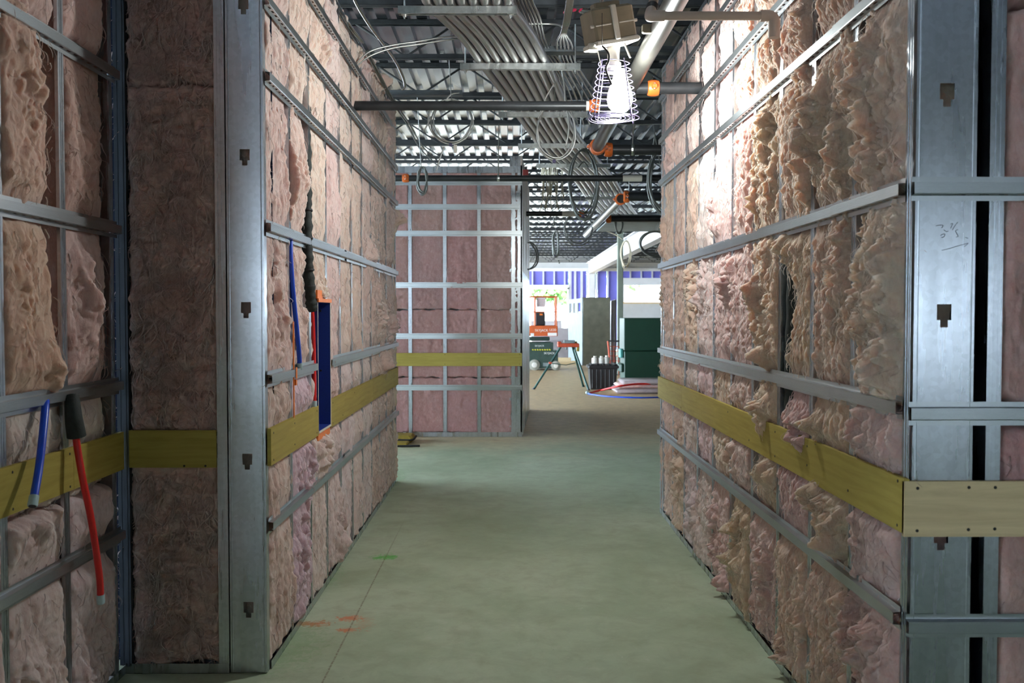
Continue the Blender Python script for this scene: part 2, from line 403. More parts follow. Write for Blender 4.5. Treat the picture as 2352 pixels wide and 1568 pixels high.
def batt(parent, fr, u0, u1, v0, v1, res, seed, color, style, pins=(), ply=None, B=.04, gapL=None, gapR=None,
         bumps=(), mat='wool', strands=0, spill=.0, w0=-.012, slen=.10, er=.034, ed=.055, srad=1.4):
    nu = max(6, int((u1-u0)/res)); nv = max(6, int((v1-v0)/res))
    s, t = np.meshgrid(np.linspace(0, 1, nu+1), np.linspace(0, 1, nv+1))
    v = v0 + (v1-v0)*t
    L = u0 + interp(gapL, v) + .007*perlin(v*7, v*0+.3, seed) + .006*perlin(v*26, v*0+.7, seed+1) + .003*perlin(v*80, v*0+.7, seed+1)
    Rr = u1 - interp(gapR, v) + .007*perlin(v*7, v*0+5.3, seed) + .006*perlin(v*26, v*0+4.7, seed+1) + .003*perlin(v*80, v*0+9.7, seed+1)
    u = L + (Rr-L)*s
    tt = np.clip(1-(1-t)*(v1-v0)/.15, 0, 1); tb = np.clip(1-t*(v1-v0)/.15, 0, 1)
    rag = perlin(u*9, u*0+seed*.37, seed+2)*.022 + perlin(u*34, u*0+seed*.37, seed+2)*.012
    v = v + tt*rag - tb*np.roll(rag, 3, axis=1)
    d = np.minimum(np.minimum(s, 1-s)*(Rr-L), np.minimum(t, 1-t)*(v1-v0))
    e = np.clip(d/er, 0, 1); prof = np.sqrt(np.clip(1-(1-e)**2, 0, 1))
    P = np.ones_like(v)
    for i, z in enumerate(pins):
        q = 1-np.exp(-((v-z)/.075)**4)
        if spill > 0:
            sp = sstep(.30-spill, .42-spill, perlin(u*4.3+i*7.1, v*0+i*3.3, seed+3)); q = np.maximum(q, sp*.9)
        P *= q
    if ply is not None:
        q = sstep(.0, .05, np.maximum(ply[0]-v, v-ply[1])+.005); P *= q
    low = perlin(u*2.7+seed, v*1.5, seed+4)
    uu = u + .024*perlin(u*7, v*4, seed+5) + .012*perlin(u*22, v*15, seed+5)
    vv = v + .045*perlin(u*6+3, v*4+9, seed+6) + .02*perlin(u*20, v*14+2, seed+6)
    h = np.zeros_like(v)
    for k, (fu, fv, am) in enumerate(STY[style]):
        nz = perlin(uu*fu, vv*fv, seed+7+k); h += am*(np.abs(nz)*1.5-.36 if k < 3 else nz)
    w = -ed + prof*(ed+w0) + prof*(B*(.55+.75*low) + h)*(.10+.90*P)
    w = np.where(P < .5, np.minimum(w, .006), w) if ply is not None else w
    for (bu, bv, su, sv, am) in bumps:
        g = np.exp(-(((u-bu)/su)**2 + ((v-bv)/sv)**2)); w = w + prof*g*(am*(.75+(.35 if style == 'soft' else 1)*(1.3*perlin(u*13+bu, v*9, seed+16)+.8*perlin(u*30, v*22+bv, seed+17))) + h*2.0)
    if len(pins):
        near = np.min(np.abs(v[..., None]-np.array(pins)), -1); over = sstep(.25, .5, perlin(u*3.1+2, v*1.1, seed+15)*1.3 + spill)
        lim = .012 + .10*sstep(.022, .060, near) + .045*over*sstep(.0, .03, w-.03); w = np.minimum(w, lim)
    u = u + prof*(.007*perlin(u*28, v*19, seed+12) + .004*perlin(u*60, v*40, seed+13))*(1 if style != 'flat' else .3)
    v = v + prof*(.008*perlin(u*25+4, v*17, seed+14))*(1 if style != 'flat' else .3)
    # a rim that runs back into the cavity
    U = np.pad(u, 1, mode='edge'); V = np.pad(v, 1, mode='edge'); W = np.pad(w, 1, mode='edge')
    for a in (W[0], W[-1], W[:, 0], W[:, -1]): a[...] = -.135
    X, Y, Z = fr(U, V, W)
    co = np.stack([X, Y, Z], -1).reshape(-1, 3)
    ny, nx = U.shape; idx = np.arange(nx*ny).reshape(ny, nx)
    q = np.stack([idx[:-1,:-1], idx[:-1,1:], idx[1:,1:], idx[1:,:-1]], -1).reshape(-1, 4)
    o = obj('insulation_batt', (co, q), M[mat], parent, smooth=True, color=color)
    if strands:
        rs = np.random.RandomState(seed+99); K = 9; n = strands
        iy = rs.randint(2, nv-1, n); ix = rs.randint(1, nu, n)
        su_, sv_, sw_ = u[iy, ix], v[iy, ix], w[iy, ix]
        ang = rs.normal(math.pi/2, .75, n); cur = rs.normal(0, 7.0, n); ln = slen*(.35+rs.rand(n)*1.1); lift = rs.rand(n)**2*.018+.002
        tt_ = np.linspace(0, 1, K)[None, :]
        a = ang[:, None] + cur[:, None]*tt_*ln[:, None] + .6*np.sin(tt_*rs.rand(n)[:, None]*9+rs.rand(n)[:, None]*6)
        st = ln[:, None]/(K-1)
        pu = su_[:, None] + np.cumsum(np.cos(a)*st, 1); pv = sv_[:, None] - np.cumsum(np.sin(a)*st, 1)
        # follow the relief below the strand
        gi = np.clip(((pv-v0)/(v1-v0)*nv).round().astype(int), 0, nv); gj = np.clip(((pu-u0)/(u1-u0)*nu).round().astype(int), 0, nu)
        sw = w[gi, gj]
        for _ in range(2): sw = np.concatenate([sw[:, :1], (sw[:, :-2]+sw[:, 1:-1]+sw[:, 2:])/3, sw[:, -1:]], 1)
        pw = np.maximum(sw, -.03) + lift[:, None]*np.sin(tt_*math.pi*.9)+.0015
        rad = srad*(.0009+.0016*rs.rand(n)[:, None]**2)*(1-.8*tt_)
        P3 = np.stack(fr(pu, pv, pw), -1)                      # n, K, 3
        ring = [np.array(fr(np.array(x), np.array(y), np.array(z)), float)-np.array(fr(np.array(0.), np.array(0.), np.array(0.)), float)
                for x, y, z in ((1,.25,.1), (-.5,.25,.85), (-.5,.25,-.85))]
        VV = np.stack([P3 + rad[..., None]*r_ for r_ in ring], 2)   # n, K, 3, 3
        base = (np.arange(n)[:, None, None]*K + np.arange(K-1)[None, :, None])*3
        kk = np.arange(3)[None, None, :]; k2 = (kk+1) % 3
        qq = np.stack([base+kk, base+k2, base+3+k2, base+3+kk], -1).reshape(-1, 4)
        f = obj('loose_fibres', (VV.reshape(-1, 3), qq), M[mat], o, smooth=True, color=tuple(min(1, c*1.08) for c in color)); f['kind'] = 'stuff'
    return o

PINK = (.78,.53,.50); PEACH = (.79,.575,.445); TAN = (.75,.575,.40); PALE = (.82,.69,.65); LILAC = (.79,.61,.65); ROSE = (.62,.385,.36); DUSK = (.57,.375,.325)
def jit(c, r): return tuple(max(0, min(1, x*(1+r.uniform(-.05, .05)))) for x in c)

# ------------------------------------------------------------------ framing pieces in wall space (u along, v up, w out of the wall)
XL, XR, XA = -.972, 1.11, -1.55
YL0, YL1 = 3.715, 8.02
YR0, YR1 = 2.56, 6.76
YB = 10.92
fr_left = lambda u, v, w: (XL+w, u, v)
fr_right = lambda u, v, w: (XR-w, u, v)
fr_alc = lambda u, v, w: (XA+w, u, v)
def fr_front(Y0): return lambda u, v, w: (u, Y0-w, v)
fr_rec = fr_front(YL0); fr_ralc = fr_front(YR0); fr_back = fr_front(YB)

def fbox(mb, fr, u0, u1, v0, v1, w0, w1):
    c = [fr(u, v, w) for u in (u0, u1) for v in (v0, v1) for w in (w0, w1)]
    return mb.add(c, [(0,1,3,2),(4,6,7,5),(0,4,5,1),(2,3,7,6),(0,2,6,4),(1,5,7,3)])
def stud(parent, fr, u, v0, v1, depth=.150, o=1):
    t = .0016; mb = MB(); a, b = u-.0205*o, u+.0205*o
    # front flange with two shallow ridges, web, back flange, lips
    for f0, f1, w in ((a, a+.012*o, 0), (a+.012*o, a+.016*o, -.0015), (a+.016*o, a+.025*o, 0), (a+.025*o, a+.029*o, -.0015), (a+.029*o, b, 0)):
        fbox(mb, fr, f0, f1, v0, v1, w-t, w)
    fbox(mb, fr, a, a+t*o, v0, v1, -depth, -t)
    fbox(mb, fr, a, b, v0, v1, -depth, -depth+t)
    fbox(mb, fr, b-t*o, b, v0, v1, -.012, -t); fbox(mb, fr, b-t*o, b, v0, v1, -depth+t, -depth+.012)
    return obj('stud', mb, M['stud'], parent)
def hat(parent, fr, u0, u1, z, slots=True, ridges=True):
    """hat-section furring channel, ribbed on its face and slotted along its lower leg"""
    mb = MB(); t = .022
    pts = [(.033, .0015), (.019, .0015), (.0165, t-.001)]
    if ridges:
        for k in range(9):
            zz = .0155-.031*k/8; pts += [(zz+.0012, t), (zz-.0007, t), (zz-.0012, t-.0011), (zz-.0024, t-.0011)]
        pts = [p for p in pts if p[0] > -.0162] + [(-.0165, t-.001)]
    else: pts += [(-.0165, t-.001)]
    mb.strip([[fr(u, z+a, w) for a, w in pts] for u in (u0, u1)])
    lo = [(-.0165, t-.001), (-.0172, t*.70), (-.0181, t*.34), (-.019, .0015), (-.033, .0015)]
    if slots:
        n = max(2, int((u1-u0)/.026)); us = [u0+(u1-u0)*i/n for i in range(n+1)]
        for k in (0, 2, 3): mb.strip([[fr(u, z+a, w) for a, w in lo[k:k+2]] for u in (u0, u1)])
        for i in range(n):
            if i % 2 == 0 or i == n-1: mb.strip([[fr(u, z+a, w) for a, w in lo[1:3]] for u in us[i:i+2]])
    else: mb.strip([[fr(u, z+a, w) for a, w in lo] for u in (u0, u1)])
    return obj('furring_channel', mb, M['hat'], parent)
def plyboard(parent, fr, u0, u1, z0=.842, z1=.992, w=.016, mat='ply', screws=()):
    mb = MB(); fbox(mb, fr, u0, u1, z0, z1, .0005, w)
    o = obj('plywood_strip', mb, M[mat], parent)
    for (su, sz) in screws:
        m2 = MB(); p = Vector(fr(su, sz, w-.001)); q = Vector(fr(su, sz, w+.0012))
        m2.lathe([(.0045, 0), (.0045, .0018), (.002, .0024)], p, 10, (q-p))
        obj('screw', m2, M['screw'], o)
    return o
def track(parent, fr, u0, u1, z0=0.001, h=.034, name='floor_track', w=.002):
    mb = MB(); fbox(mb, fr, u0, u1, z0, z0+h, w-.0015, w); fbox(mb, fr, u0, u1, z0, z0+.0015, -.15, w); fbox(mb, fr, u0, u1, z0, z0+h, -.15, -.1485)
    return obj(name, mb, M['stud'], parent)
def slot_track(parent, fr, u0, u1, z0, h=.055):
    """deflection track with a row of slots"""
    mb = MB(); w = .003
    fbox(mb, fr, u0, u1, z0+h, z0+h+.0015, -.15, w)
    fbox(mb, fr, u0, u1, z0+h*.62, z0+h, w-.0015, w); fbox(mb, fr, u0, u1, z0, z0+h*.32, w-.0015, w)
    n = int((u1-u0)/.045)
    for i in range(n):
        a = u0+(u1-u0)*i/n; fbox(mb, fr, a, a+.02, z0+h*.32, z0+h*.62, w-.0015, w)
    return obj('deflection_track', mb, M['hat'], parent)
def keyed_web(parent, name, x0, x1, Y, zs, z0, z1, fl=.041, lip=.012):
    """a stud seen on its web: keyhole knock-outs, flanges running back and returned lips"""
    mb = MB(); xc = (x0+x1)/2; xs = [x0, xc-.020, xc-.0105, xc+.0105, xc+.020, x1]
    rows = [z0]
    for z in sorted(zs): rows += [z-.032, z-.012, z+.032]
    rows.append(z1)
    def rect(xa, xb, za, zb, y=Y): mb.add([(xa,y,za),(xb,y,za),(xb,y,zb),(xa,y,zb)], [(0,1,2,3)])
    for i in range(len(rows)-1):
        za, zb = rows[i], rows[i+1]; kind = i % 3
        if i in (0, len(rows)-1) or kind == 0: holes = ()
        else: holes = (2,) if kind == 1 else (1, 2, 3)
        for k in range(5):
            if k not in holes: rect(xs[k], xs[k+1], za, zb)
    for x in (x0, x1):
        mb.add([(x,Y,z0),(x,Y+fl,z0),(x,Y+fl,z1),(x,Y,z1)], [(0,1,2,3)])
        s = 1 if x == x0 else -1; mb.add([(x,Y+fl,z0),(x+s*lip,Y+fl,z0),(x+s*lip,Y+fl,z1),(x,Y+fl,z1)], [(0,1,2,3)])
    # rolled stiffening beads beside the edges
    for x in (x0+.010, x1-.010):
        mb.tube([(x,Y+.0012,z0),(x,Y+.0012,z1)], .003, 8, False)
    o = obj(name, mb, M['stud'], parent); return o
ZF = (.595, 1.19, 1.80, 2.40, 2.70, 3.0)
PLY = (.842, .992)
TOP = 3.22

# ------------------------------------------------------------------ floor
mb = MB(); mb.add([(-14,-7,0),(13,-7,0),(13,37,0),(-14,37,0),(-14,-7,-.2),(13,-7,-.2),(13,37,-.2),(-14,37,-.2)], [(0,1,2,3),(7,6,5,4),(0,4,5,1),(1,5,6,2),(2,6,7,3),(3,7,4,0)])
floor = bpy.data.meshes.new('floor'); floor.from_pydata(mb.v, [], mb.f); floor.materials.append(M['floor'])
floor = bpy.data.objects.new('floor', floor); COL.objects.link(floor); struct(floor)

def shell(name, a, b_): mb = MB(); mb.box(a, b_); return struct(obj(name, mb, M['wall_board']))
RW = [(-5.0,-3.2,1.5,2.4), (5.0,5.9,1.1,1.9)]      # unseen windows added behind the camera to light the corner studs and recess
mb = MB(); mb.box((-12.8,-7.1,0), (12.8,-7,1.1)); mb.box((-12.8,-7.1,2.4), (12.8,-7,3.9)); mb.box((-12.8,-7.1,1.1), (-5.0,-7,2.4)); mb.box((-3.2,-7.1,1.1), (5.0,-7,2.4)); mb.box((5.9,-7.1,1.1), (12.8,-7,2.4))
mb.box((-5.0,-7.1,1.1), (-3.2,-7,1.5)); mb.box((5.0,-7.1,1.9), (5.9,-7,2.4))
struct(obj('wall_rear', mb, M['olive']))
for i_, (xa, xb, za, zb) in enumerate(RW):
    mb = MB()
    for q_ in ((xa,xa+.06,za,zb),(xb-.06,xb,za,zb),(xa,xb,za,za+.06),(xa,xb,zb-.06,zb),((xa+xb)/2-.03,(xa+xb)/2+.03,za,zb)): mb.box((q_[0],-7.09,q_[2]),(q_[1],-7.01,q_[3]))
    struct(obj('window_%d' % (i_+2), mb, M['white_paint']))
shell('wall_side_right', (12.8,-7.1,0), (12.9,37,3.9))
shell('wall_side_left', (-12.9,-7.1,0), (-12.8,-5.6,3.9)); shell('wall_side_middle', (-12.9,-.5,0), (-12.8,7,3.9))
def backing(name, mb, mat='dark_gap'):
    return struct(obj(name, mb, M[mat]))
def rbumps(lst, X):
    out = []
    for px, py, su, sv, am in lst:
        p = atX(px, py, X); out.append((p.y, p.z, su, sv, am))
    return out

# ------------------------------------------------------------------ left corridor wall
NY0, NY1, NZ0, NZ1 = 4.665, 4.985, .862, 1.512                # recessed niche
mb = MB(); fbox(mb, fr_left, YL0+.045, YL1, 0, TOP, -.17, -.155)
wall_left = backing('wall_left', mb, 'wall_board')
for k in range(1, 11):
    u = YL0+.0205+.406*k
    if abs(u-4.955) < .1:
        stud(wall_left, fr_left, u, .03, NZ0-.01); stud(wall_left, fr_left, u, NZ1+.01, TOP-.02)
    else: stud(wall_left, fr_left, u, .03, TOP-.02)
stud(wall_left, fr_left, YL1-.02, .03, TOP-.02, o=-1)
for z in ZF:
    if z == 1.19:
        hat(wall_left, fr_left, YL0+.012, NY0-.04, z); hat(wall_left, fr_left, NY1+.012, YL1+.01, z)
    else:
        j = YL0+2.0+.3*math.sin(z*9); hat(wall_left, fr_left, YL0+.012, j, z); hat(wall_left, fr_left, j-.06, YL1+.01, z+.0012)
plyboard(wall_left, fr_left, YL0+.008, NY0-.004, screws=((YL0+.05,.86),(YL0+.05,.97),(4.14,.87),(4.14,.965),(4.62,.86),(4.62,.97)))
plyboard(wall_left, fr_left, NY1+.006, 6.55, screws=((5.04,.86),(5.04,.97),(5.34,.87),(5.75,.965))); plyboard(wall_left, fr_left, 6.552, YL1+.012)
track(wall_left, fr_left, YL0+.045, YL1); slot_track(wall_left, fr_left, YL0+.045, YL1, TOP-.055)
LB = rbumps([(905,505,.14,.07,.10), (850,590,.16,.10,.05), (865,720,.16,.15,.06), (880,830,.15,.10,.07), (895,770,.12,.2,.05), (700,620,.05,.3,.02), (740,670,.10,.06,.05),
             (740,1000,.12,.10,.045), (755,900,.10,.10,.02), (890,300,.15,.15,.05), (870,180,.15,.12,.06), (845,140,.2,.10,.06), (705,1110,.12,.16,.045), (735,1065,.1,.1,.04), 
             (665,380,.05,.3,.02), (690,385,.05,.08,.03), (640,690,.06,.25,.02), (740,110,.2,.1,.03), (780,1230,.10,.2,.03), (690,1290,.12,.2,.04)], XL)
rl = random.Random(21)
lw = {0: (PEACH, PALE), 1: (LILAC, PINK), 2: (PALE, PALE), 3: (LILAC, PALE), 4: (LILAC, PINK), 5: (PALE, PINK), 6: (PALE, PEACH), 7: (PEACH, TAN), 8: (PEACH, TAN), 9: (TAN, PEACH), 10: (TAN, PEACH)}
lgap = {0: (None, [(2.5,.0),(2.38,.055),(2.0,.05),(1.85,0),(1.1,0)]), 1: (None, [(2.6,0),(2.42,.12),(2.15,.13),(1.98,.10),(1.86,.13),(1.6,.14),(1.5,.13),(1.44,.06),(1.2,.04),(1.0,0)]),
        3: ([(2.5,.0),(2.36,.04),(2.2,0)], None), 2: ([(2.30,0),(2.2,.02),(1.9,.0)], None), 5: ([(3.0,.03),(2.6,.03),(2.3,0)], None), 8: (None, [(2.2,.05),(2.0,.05),(1.9,0)])}
for k in range(11):
    a = YL0+.0205+.406*k; b = min(a+.406, YL1-.03)
    if k == 0: a = YL0+.040
    res = .0065 if k < 5 else .009
    cols = lw[k]; gl, gr = lgap.get(k, (None, None))
    sd = 100+k*17
    cuts = [(.036, 1.19+rl.uniform(-.012,.008)), (None, 2.40+rl.uniform(-.012,.008)), (None, 3.19+rl.uniform(-.03,.06))]
    if k == 2: cuts = [(.036, .845), (None, 1.0)]
    zlo = .036
    segs = []
    if k == 2: segs = [(a+.012, b, .036, .846), (a+.015, NY0-.055, .87, 1.20), (a+.02, NY0-.05, 1.21, 1.50), (a+.035, b-.006, 1.535, 2.39), (a, b, 2.40, 3.2)]
    elif k == 3: segs = [(a, b, .036, .85), (NY1+.012, b, .852, 2.39), (a, b, 2.40, 3.21)]
    else:
        for i, (z0, z1) in enumerate(cuts): segs.append((a, b, zlo, z1)); zlo = z1+.008
    for i, (ua, ub, z0, z1) in enumerate(segs):
        c = jit(cols[0] if z1 < 2.0 else (PEACH if k % 3 else PINK), rl); c = tuple(.45*p_+.55*q_ for p_, q_ in zip(c, (.85,.69,.65)))
        if k == 1 and z1 < 2: c = jit(LILAC, rl)
        batt(wall_left, fr_left, ua-.002+rl.uniform(-.012,.008), ub+.001+rl.uniform(-.008,.014), z0, z1, res, sd+i, c, 'smooth' if k < 7 else 'clumpy', ZF, PLY,
             B=.028 if k < 7 else .035, gapL=gl, gapR=gr, bumps=LB, spill=.10 if k > 5 else .03, er=.018, ed=.022, strands=(90 if k < 7 else 260) if ub-ua > .2 else 0, slen=.07 if k < 7 else .13)

# ------------------------------------------------------------------ corner column and wall facing the camera beside it
mb = MB(); fbox(mb, fr_rec, XA-.15, XL-.01, 0, TOP, -.17, -.155)
wall_rec = backing('wall_left_return', mb)
HOLES_L = [at(564, y, YL0).z for y in (14, 361, 712, 1060, 1400)]
keyed_web(wall_rec, 'corner_stud', XL-.152, XL-.004, YL0, HOLES_L, .004, TOP)
stud(wall_rec, fr_rec, -1.150, .03, TOP-.02)
for x, dy in ((-1.535, 0), (-1.562, .012)):
    mb = MB(); fbox(mb, fr_rec, x-.0125, x+.0125, .03, TOP, -.10-dy, -dy+.002); fbox(mb, fr_rec, x-.004, x+.004, .03, TOP, -dy, -dy+.005)
    obj('corner_angle', mb, M['corner'], wall_rec)
plyboard(wall_rec, fr_rec, -1.520, -1.172, .838, .988, w=.010, screws=((-1.30,.845),(-1.215,.845)))
track(wall_rec, fr_rec, XA, -1.13, h=.04)
for i, (z0, z1, c) in enumerate(((.03, .86, (.76,.53,.47)), (.97, 2.37, (.78,.52,.47)), (2.36, 3.2, (.74,.49,.45)))):
    batt(wall_rec, fr_rec, -1.530, -1.160, z0, z1, .006, 310+i, c, 'swirl', (), PLY if i < 2 else None, B=.012, mat='wool_swirl', strands=900 if i == 1 else 560, slen=.17, w0=-.006, srad=2.0)

# ------------------------------------------------------------------ alcove wall at the far left of the frame
mb = MB(); fbox(mb, fr_alc, 1.2, YL0, 0, TOP, -.17, -.155)
wall_alc = backing('wall_left_alcove', mb)
for u in (2.03, 2.43, 2.836, 3.242): stud(wall_alc, fr_alc, u, .03, TOP, o=-1)
stud(wall_alc, fr_alc, YL0-.08, .03, TOP)
for z in (.575, 1.17, 1.785, 2.39, 3.0): hat(wall_alc, fr_alc, 1.4, YL0-.03, z)
plyboard(wall_alc, fr_alc, 1.4, 3.262, .835, .985, screws=((3.235,.85),(3.235,.965),(2.86,.85),(2.86,.965))); plyboard(wall_alc, fr_alc, 3.264, YL0-.025, .835, .985)
track(wall_alc, fr_alc, 1.4, YL0)
AB = [(3.38,1.5,.05,.22,.07), (3.0,2.1,.06,.3,.05), (2.98,1.5,.05,.2,.05), (3.05,.75,.1,.06,.05), (3.45,.3,.08,.2,.04), (3.43,2.02,.05,.12,.06), (2.98,.2,.15,.15,.03), (2.95,2.42,.12,.08,.05), (3.14,1.24,.08,.08,.03), (3.36,.1,.1,.1,.03)]
AZ = (.575, 1.17, 1.785, 2.39, 3.0)
ab = [(1.6,2.03),(2.03,2.43),(2.43,2.836),(2.836,3.242),(3.242,YL0-.085)]
for k, (a, b) in enumerate(ab):
    gr = {3: [(3.3,.0),(2.42,.02),(2.36,.11),(2.1,.095),(1.6,.09),(1.45,.075),(1.3,.05),(1.2,0),(0,0)], 4: [(3.2,.04),(2.0,.03),(1.0,.045),(.4,.03),(0,0)]}.get(k)
    for i, (z0, z1, c) in enumerate(((.036, .80, PALE if k == 3 else LILAC), (.80, 1.17, PALE), (1.18, 1.77, PEACH if k == 3 else PINK), (1.79, 2.44, PEACH if k == 3 else ROSE), (2.42, 3.2, PINK))):
        batt(wall_alc, fr_alc, a+.012, b-.012, z0, z1, .006 if k > 2 else .012, 400+k*9+i, jit(c, rl), 'soft', AZ, (.835,.985), B=.05, gapR=gr, bumps=AB, strands=90 if k > 2 else 0, slen=.08)

# ------------------------------------------------------------------ right corridor wall
mb = MB(); fbox(mb, fr_right, YR0+.045, YR1, 0, TOP, -.17, -.155)
wall_right = backing('wall_right', mb)
for k in range(1, 11): stud(wall_right, fr_right, YR0+.0205+.406*k, .03, TOP-.02)
stud(wall_right, fr_right, YR1-.02, .03, TOP-.02, o=-1)
for z in ZF:
    j = 3.105 if z < 2.5 else 4.6+z*.2
    hat(wall_right, lambda u, v, w: fr_right(u, v, w+.003), YR0+.03, j+.03, z); hat(wall_right, fr_right, j-.03, YR1+.012, z-.0015)
mb = MB()
for sgn in (0,): fbox(mb, fr_right, YR0, YR0+.041, .004, TOP, -.0016, 0); fbox(mb, fr_right, YR0+.010, YR0+.014, .004, TOP, 0, .0016); fbox(mb, fr_right, YR0+.026, YR0+.030, .004, TOP, 0, .0016)
obj('corner_flange', mb, M['stud'], wall_right)
plyboard(wall_right, fr_right, YR0-.012, 5.838, .845, .997, screws=((YR0+.03,.86),(YR0+.03,.985),(2.97,.885),(3.38,.90),(3.38,.97),(3.79,.87),(3.79,.97),(4.2,.88),(4.61,.965)))
plyboard(wall_right, fr_right, 5.842, YR1+.02, .845, .997, screws=((5.87,.86),(5.87,.985)))
track(wall_right, fr_right, YR0+.045, YR1); slot_track(wall_right, fr_right, YR0+.045, YR1, TOP-.055)
RB = rbumps([(1890,290,.09,.12,.10), (1955,330,.07,.2,.05), (2020,320,.08,.2,.05), (1800,560,.05,.05,.055), (1770,300,.08,.3,.03), (1760,680,.08,.2,.045), (1765,830,.06,.12,.03), (1990,900,.06,.10,.06),
             (1845,1000,.09,.06,.08), (1760,950,.09,.09,.07), (1870,985,.06,.05,.05), (1770,1085,.1,.05,.05), (1880,1150,.08,.06,.07), (1960,1420,.12,.18,.05), (1640,1230,.07,.20,.05), (1665,1340,.08,.09,.05),
             (1720,1490,.08,.08,.07), (1800,1500,.06,.08,.05), (1680,1060,.08,.1,.035), (1960,540,.1,.12,.03), (1990,700,.1,.2,.03), (1680,620,.07,.2,.035), (1545,330,.12,.14,.05), (1600,640,.2,.2,.03), (1520,560,.2,.4,.025), (1515,800,.12,.04,.05),
             (1845,130,.09,.25,.03), (1990,150,.07,.2,.05), (2060,620,.08,.3,.02), (1690,350,.07,.15,.03), (1560,1060,.2,.2,.03), (1860,420,.10,.15,.03), (1600,1180,.1,.12,.05), (1555,1240,.1,.1,.04), (1700,1250,.06,.18,.06), (1760,1320,.05,.15,.05), (1850,1400,.05,.2,.06), (1930,1230,.07,.09,.05), (2020,1500,.08,.12,.06), (2050,860,.06,.12,.05), (1920,640,.05,.15,.045), (1735,480,.06,.2,.05), (1640,480,.08,.2,.04), (1990,1010,.06,.05,.05)], XR)
rcol = {0: (ROSE, PINK, PEACH), 1: (PEACH, TAN, PEACH), 2: (PEACH, PINK, TAN), 3: (PINK, TAN, TAN), 4: (TAN, PINK, PINK), 5: (PINK, PEACH, PINK), 6: (PALE, LILAC, PALE), 7: (LILAC, PALE, PEACH), 8: (PEACH, PEACH, PEACH), 9: (PEACH, PEACH, PEACH), 10: (PEACH, PEACH, PEACH)}
rgap = {0: (None, [(3.2,.05),(2.4,.05),(2.2,.07),(1.95,.02),(1.85,0),(1.72,.035),(1.5,.05),(1.40,0)]),
        1: (None, [(3.2,.03),(2.45,.04),(2.3,0)]),
        2: (None, [(1.72,0),(1.64,.10),(1.52,.20),(1.35,.17),(1.28,.10),(1.2,.13),(1.12,.12),(1.04,.05),(1.0,0),(.42,0),(.34,.055),(.16,.05),(.1,0)]),
        3: ([(2.5,0),(2.2,.0)], [(2.0,.0),(1.75,.02),(1.65,0),(1.15,.03),(1.0,.0),(.86,.05),(.72,.045),(.6,0)]),
        4: (None, [(3.2,.05),(2.5,.055),(2.1,.06),(2.0,.0)]), 5: (None, [(2.3,.05),(2.1,.05),(1.95,0)]), 6: ([(.4,0),(.25,.05),(.1,.05)], [(2.5,.05),(2.2,.03),(2.1,0)]), 7: (None, [(2.6,.03),(2.2,.04),(2.1,0)])}
for k in range(11):
    a = YR0+.0205+.406*k; b = min(a+.406, YR1-.025)
    if k == 0: a = YR0+.04
    if b-a < .05: continue
    res = .005 if k < 3 else (.006 if k < 6 else .009)
    gl, gr = rgap.get(k, (None, None)); cs = rcol[k]; zl = .036
    br = [.60+rl.uniform(-.015,.015), 1.19+rl.uniform(-.015,.01), 1.80+rl.uniform(-.01,.01) if k != 2 else 1.78, 2.40, 3.2]
    for i, zt in enumerate(br):
        c = jit(cs[min(i, 2)] if i < 4 else (PEACH if k < 5 else PINK), rl); c = tuple(.7*p_+.3*q_ for p_, q_ in zip(c, (.77,.57,.49)))
        batt(wall_right, fr_right, a+.010+rl.uniform(-.008,.010), b-.012+rl.uniform(-.010,.010), zl, zt, res, 600+k*23+i*3, c, 'clumpy' if (k < 5 or zt < 1.9) else 'smooth', ZF, (.845,.997),
             er=.030 if k < 5 else .018, ed=.045 if k < 5 else .022, B=.042 if k < 5 else .03, gapL=gl, gapR=gr, bumps=RB, spill=.06, strands=220 if k < 5 else 110, slen=.075)
        zl = zt+.006

# ------------------------------------------------------------------ wall facing the camera at the far right
mb = MB(); fbox(mb, fr_ralc, XR+.01, 3.2, 0, TOP, -.17, -.155)
wall_ralc = backing('wall_right_return', mb)
HOLES_R = [at(2180, y, YR0).z for y in (218, 725, 1237, 1745)] + [2.665]
keyed_web(wall_ralc, 'corner_stud', XR+.010, XR+.178, YR0, HOLES_R, .004, TOP)
for u in (1.345, 1.75, 2.16): stud(wall_ralc, fr_ralc, u, .03, TOP)
for z in (.585, 1.178, 1.798, 2.40, 3.0): hat(wall_ralc, fr_ralc, XR-.002, 3.1, z)
plyboard(wall_ralc, fr_ralc, XR-.016, 3.1, .838, .992, mat='ply_pine', screws=((1.13,.855),(1.13,.973),(1.272,.858),(1.272,.975),(1.345,.86),(1.345,.975)))
track(wall_ralc, fr_ralc, XR+.18, 3.1)
for k, (a, b) in enumerate(((1.362,1.735),(1.765,2.145))):
    for i, (z0, z1) in enumerate(((.036,.93),(.94,1.14),(1.20,2.3),(2.31,3.2))):
        batt(wall_ralc, fr_ralc, a, b, z0, z1, .006 if k == 0 else .015, 900+k*7+i, jit(ROSE, rl), 'soft', (.585,1.178,1.798,2.40,3.0), PLY, B=.03, strands=40 if k == 0 else 0, slen=.05)
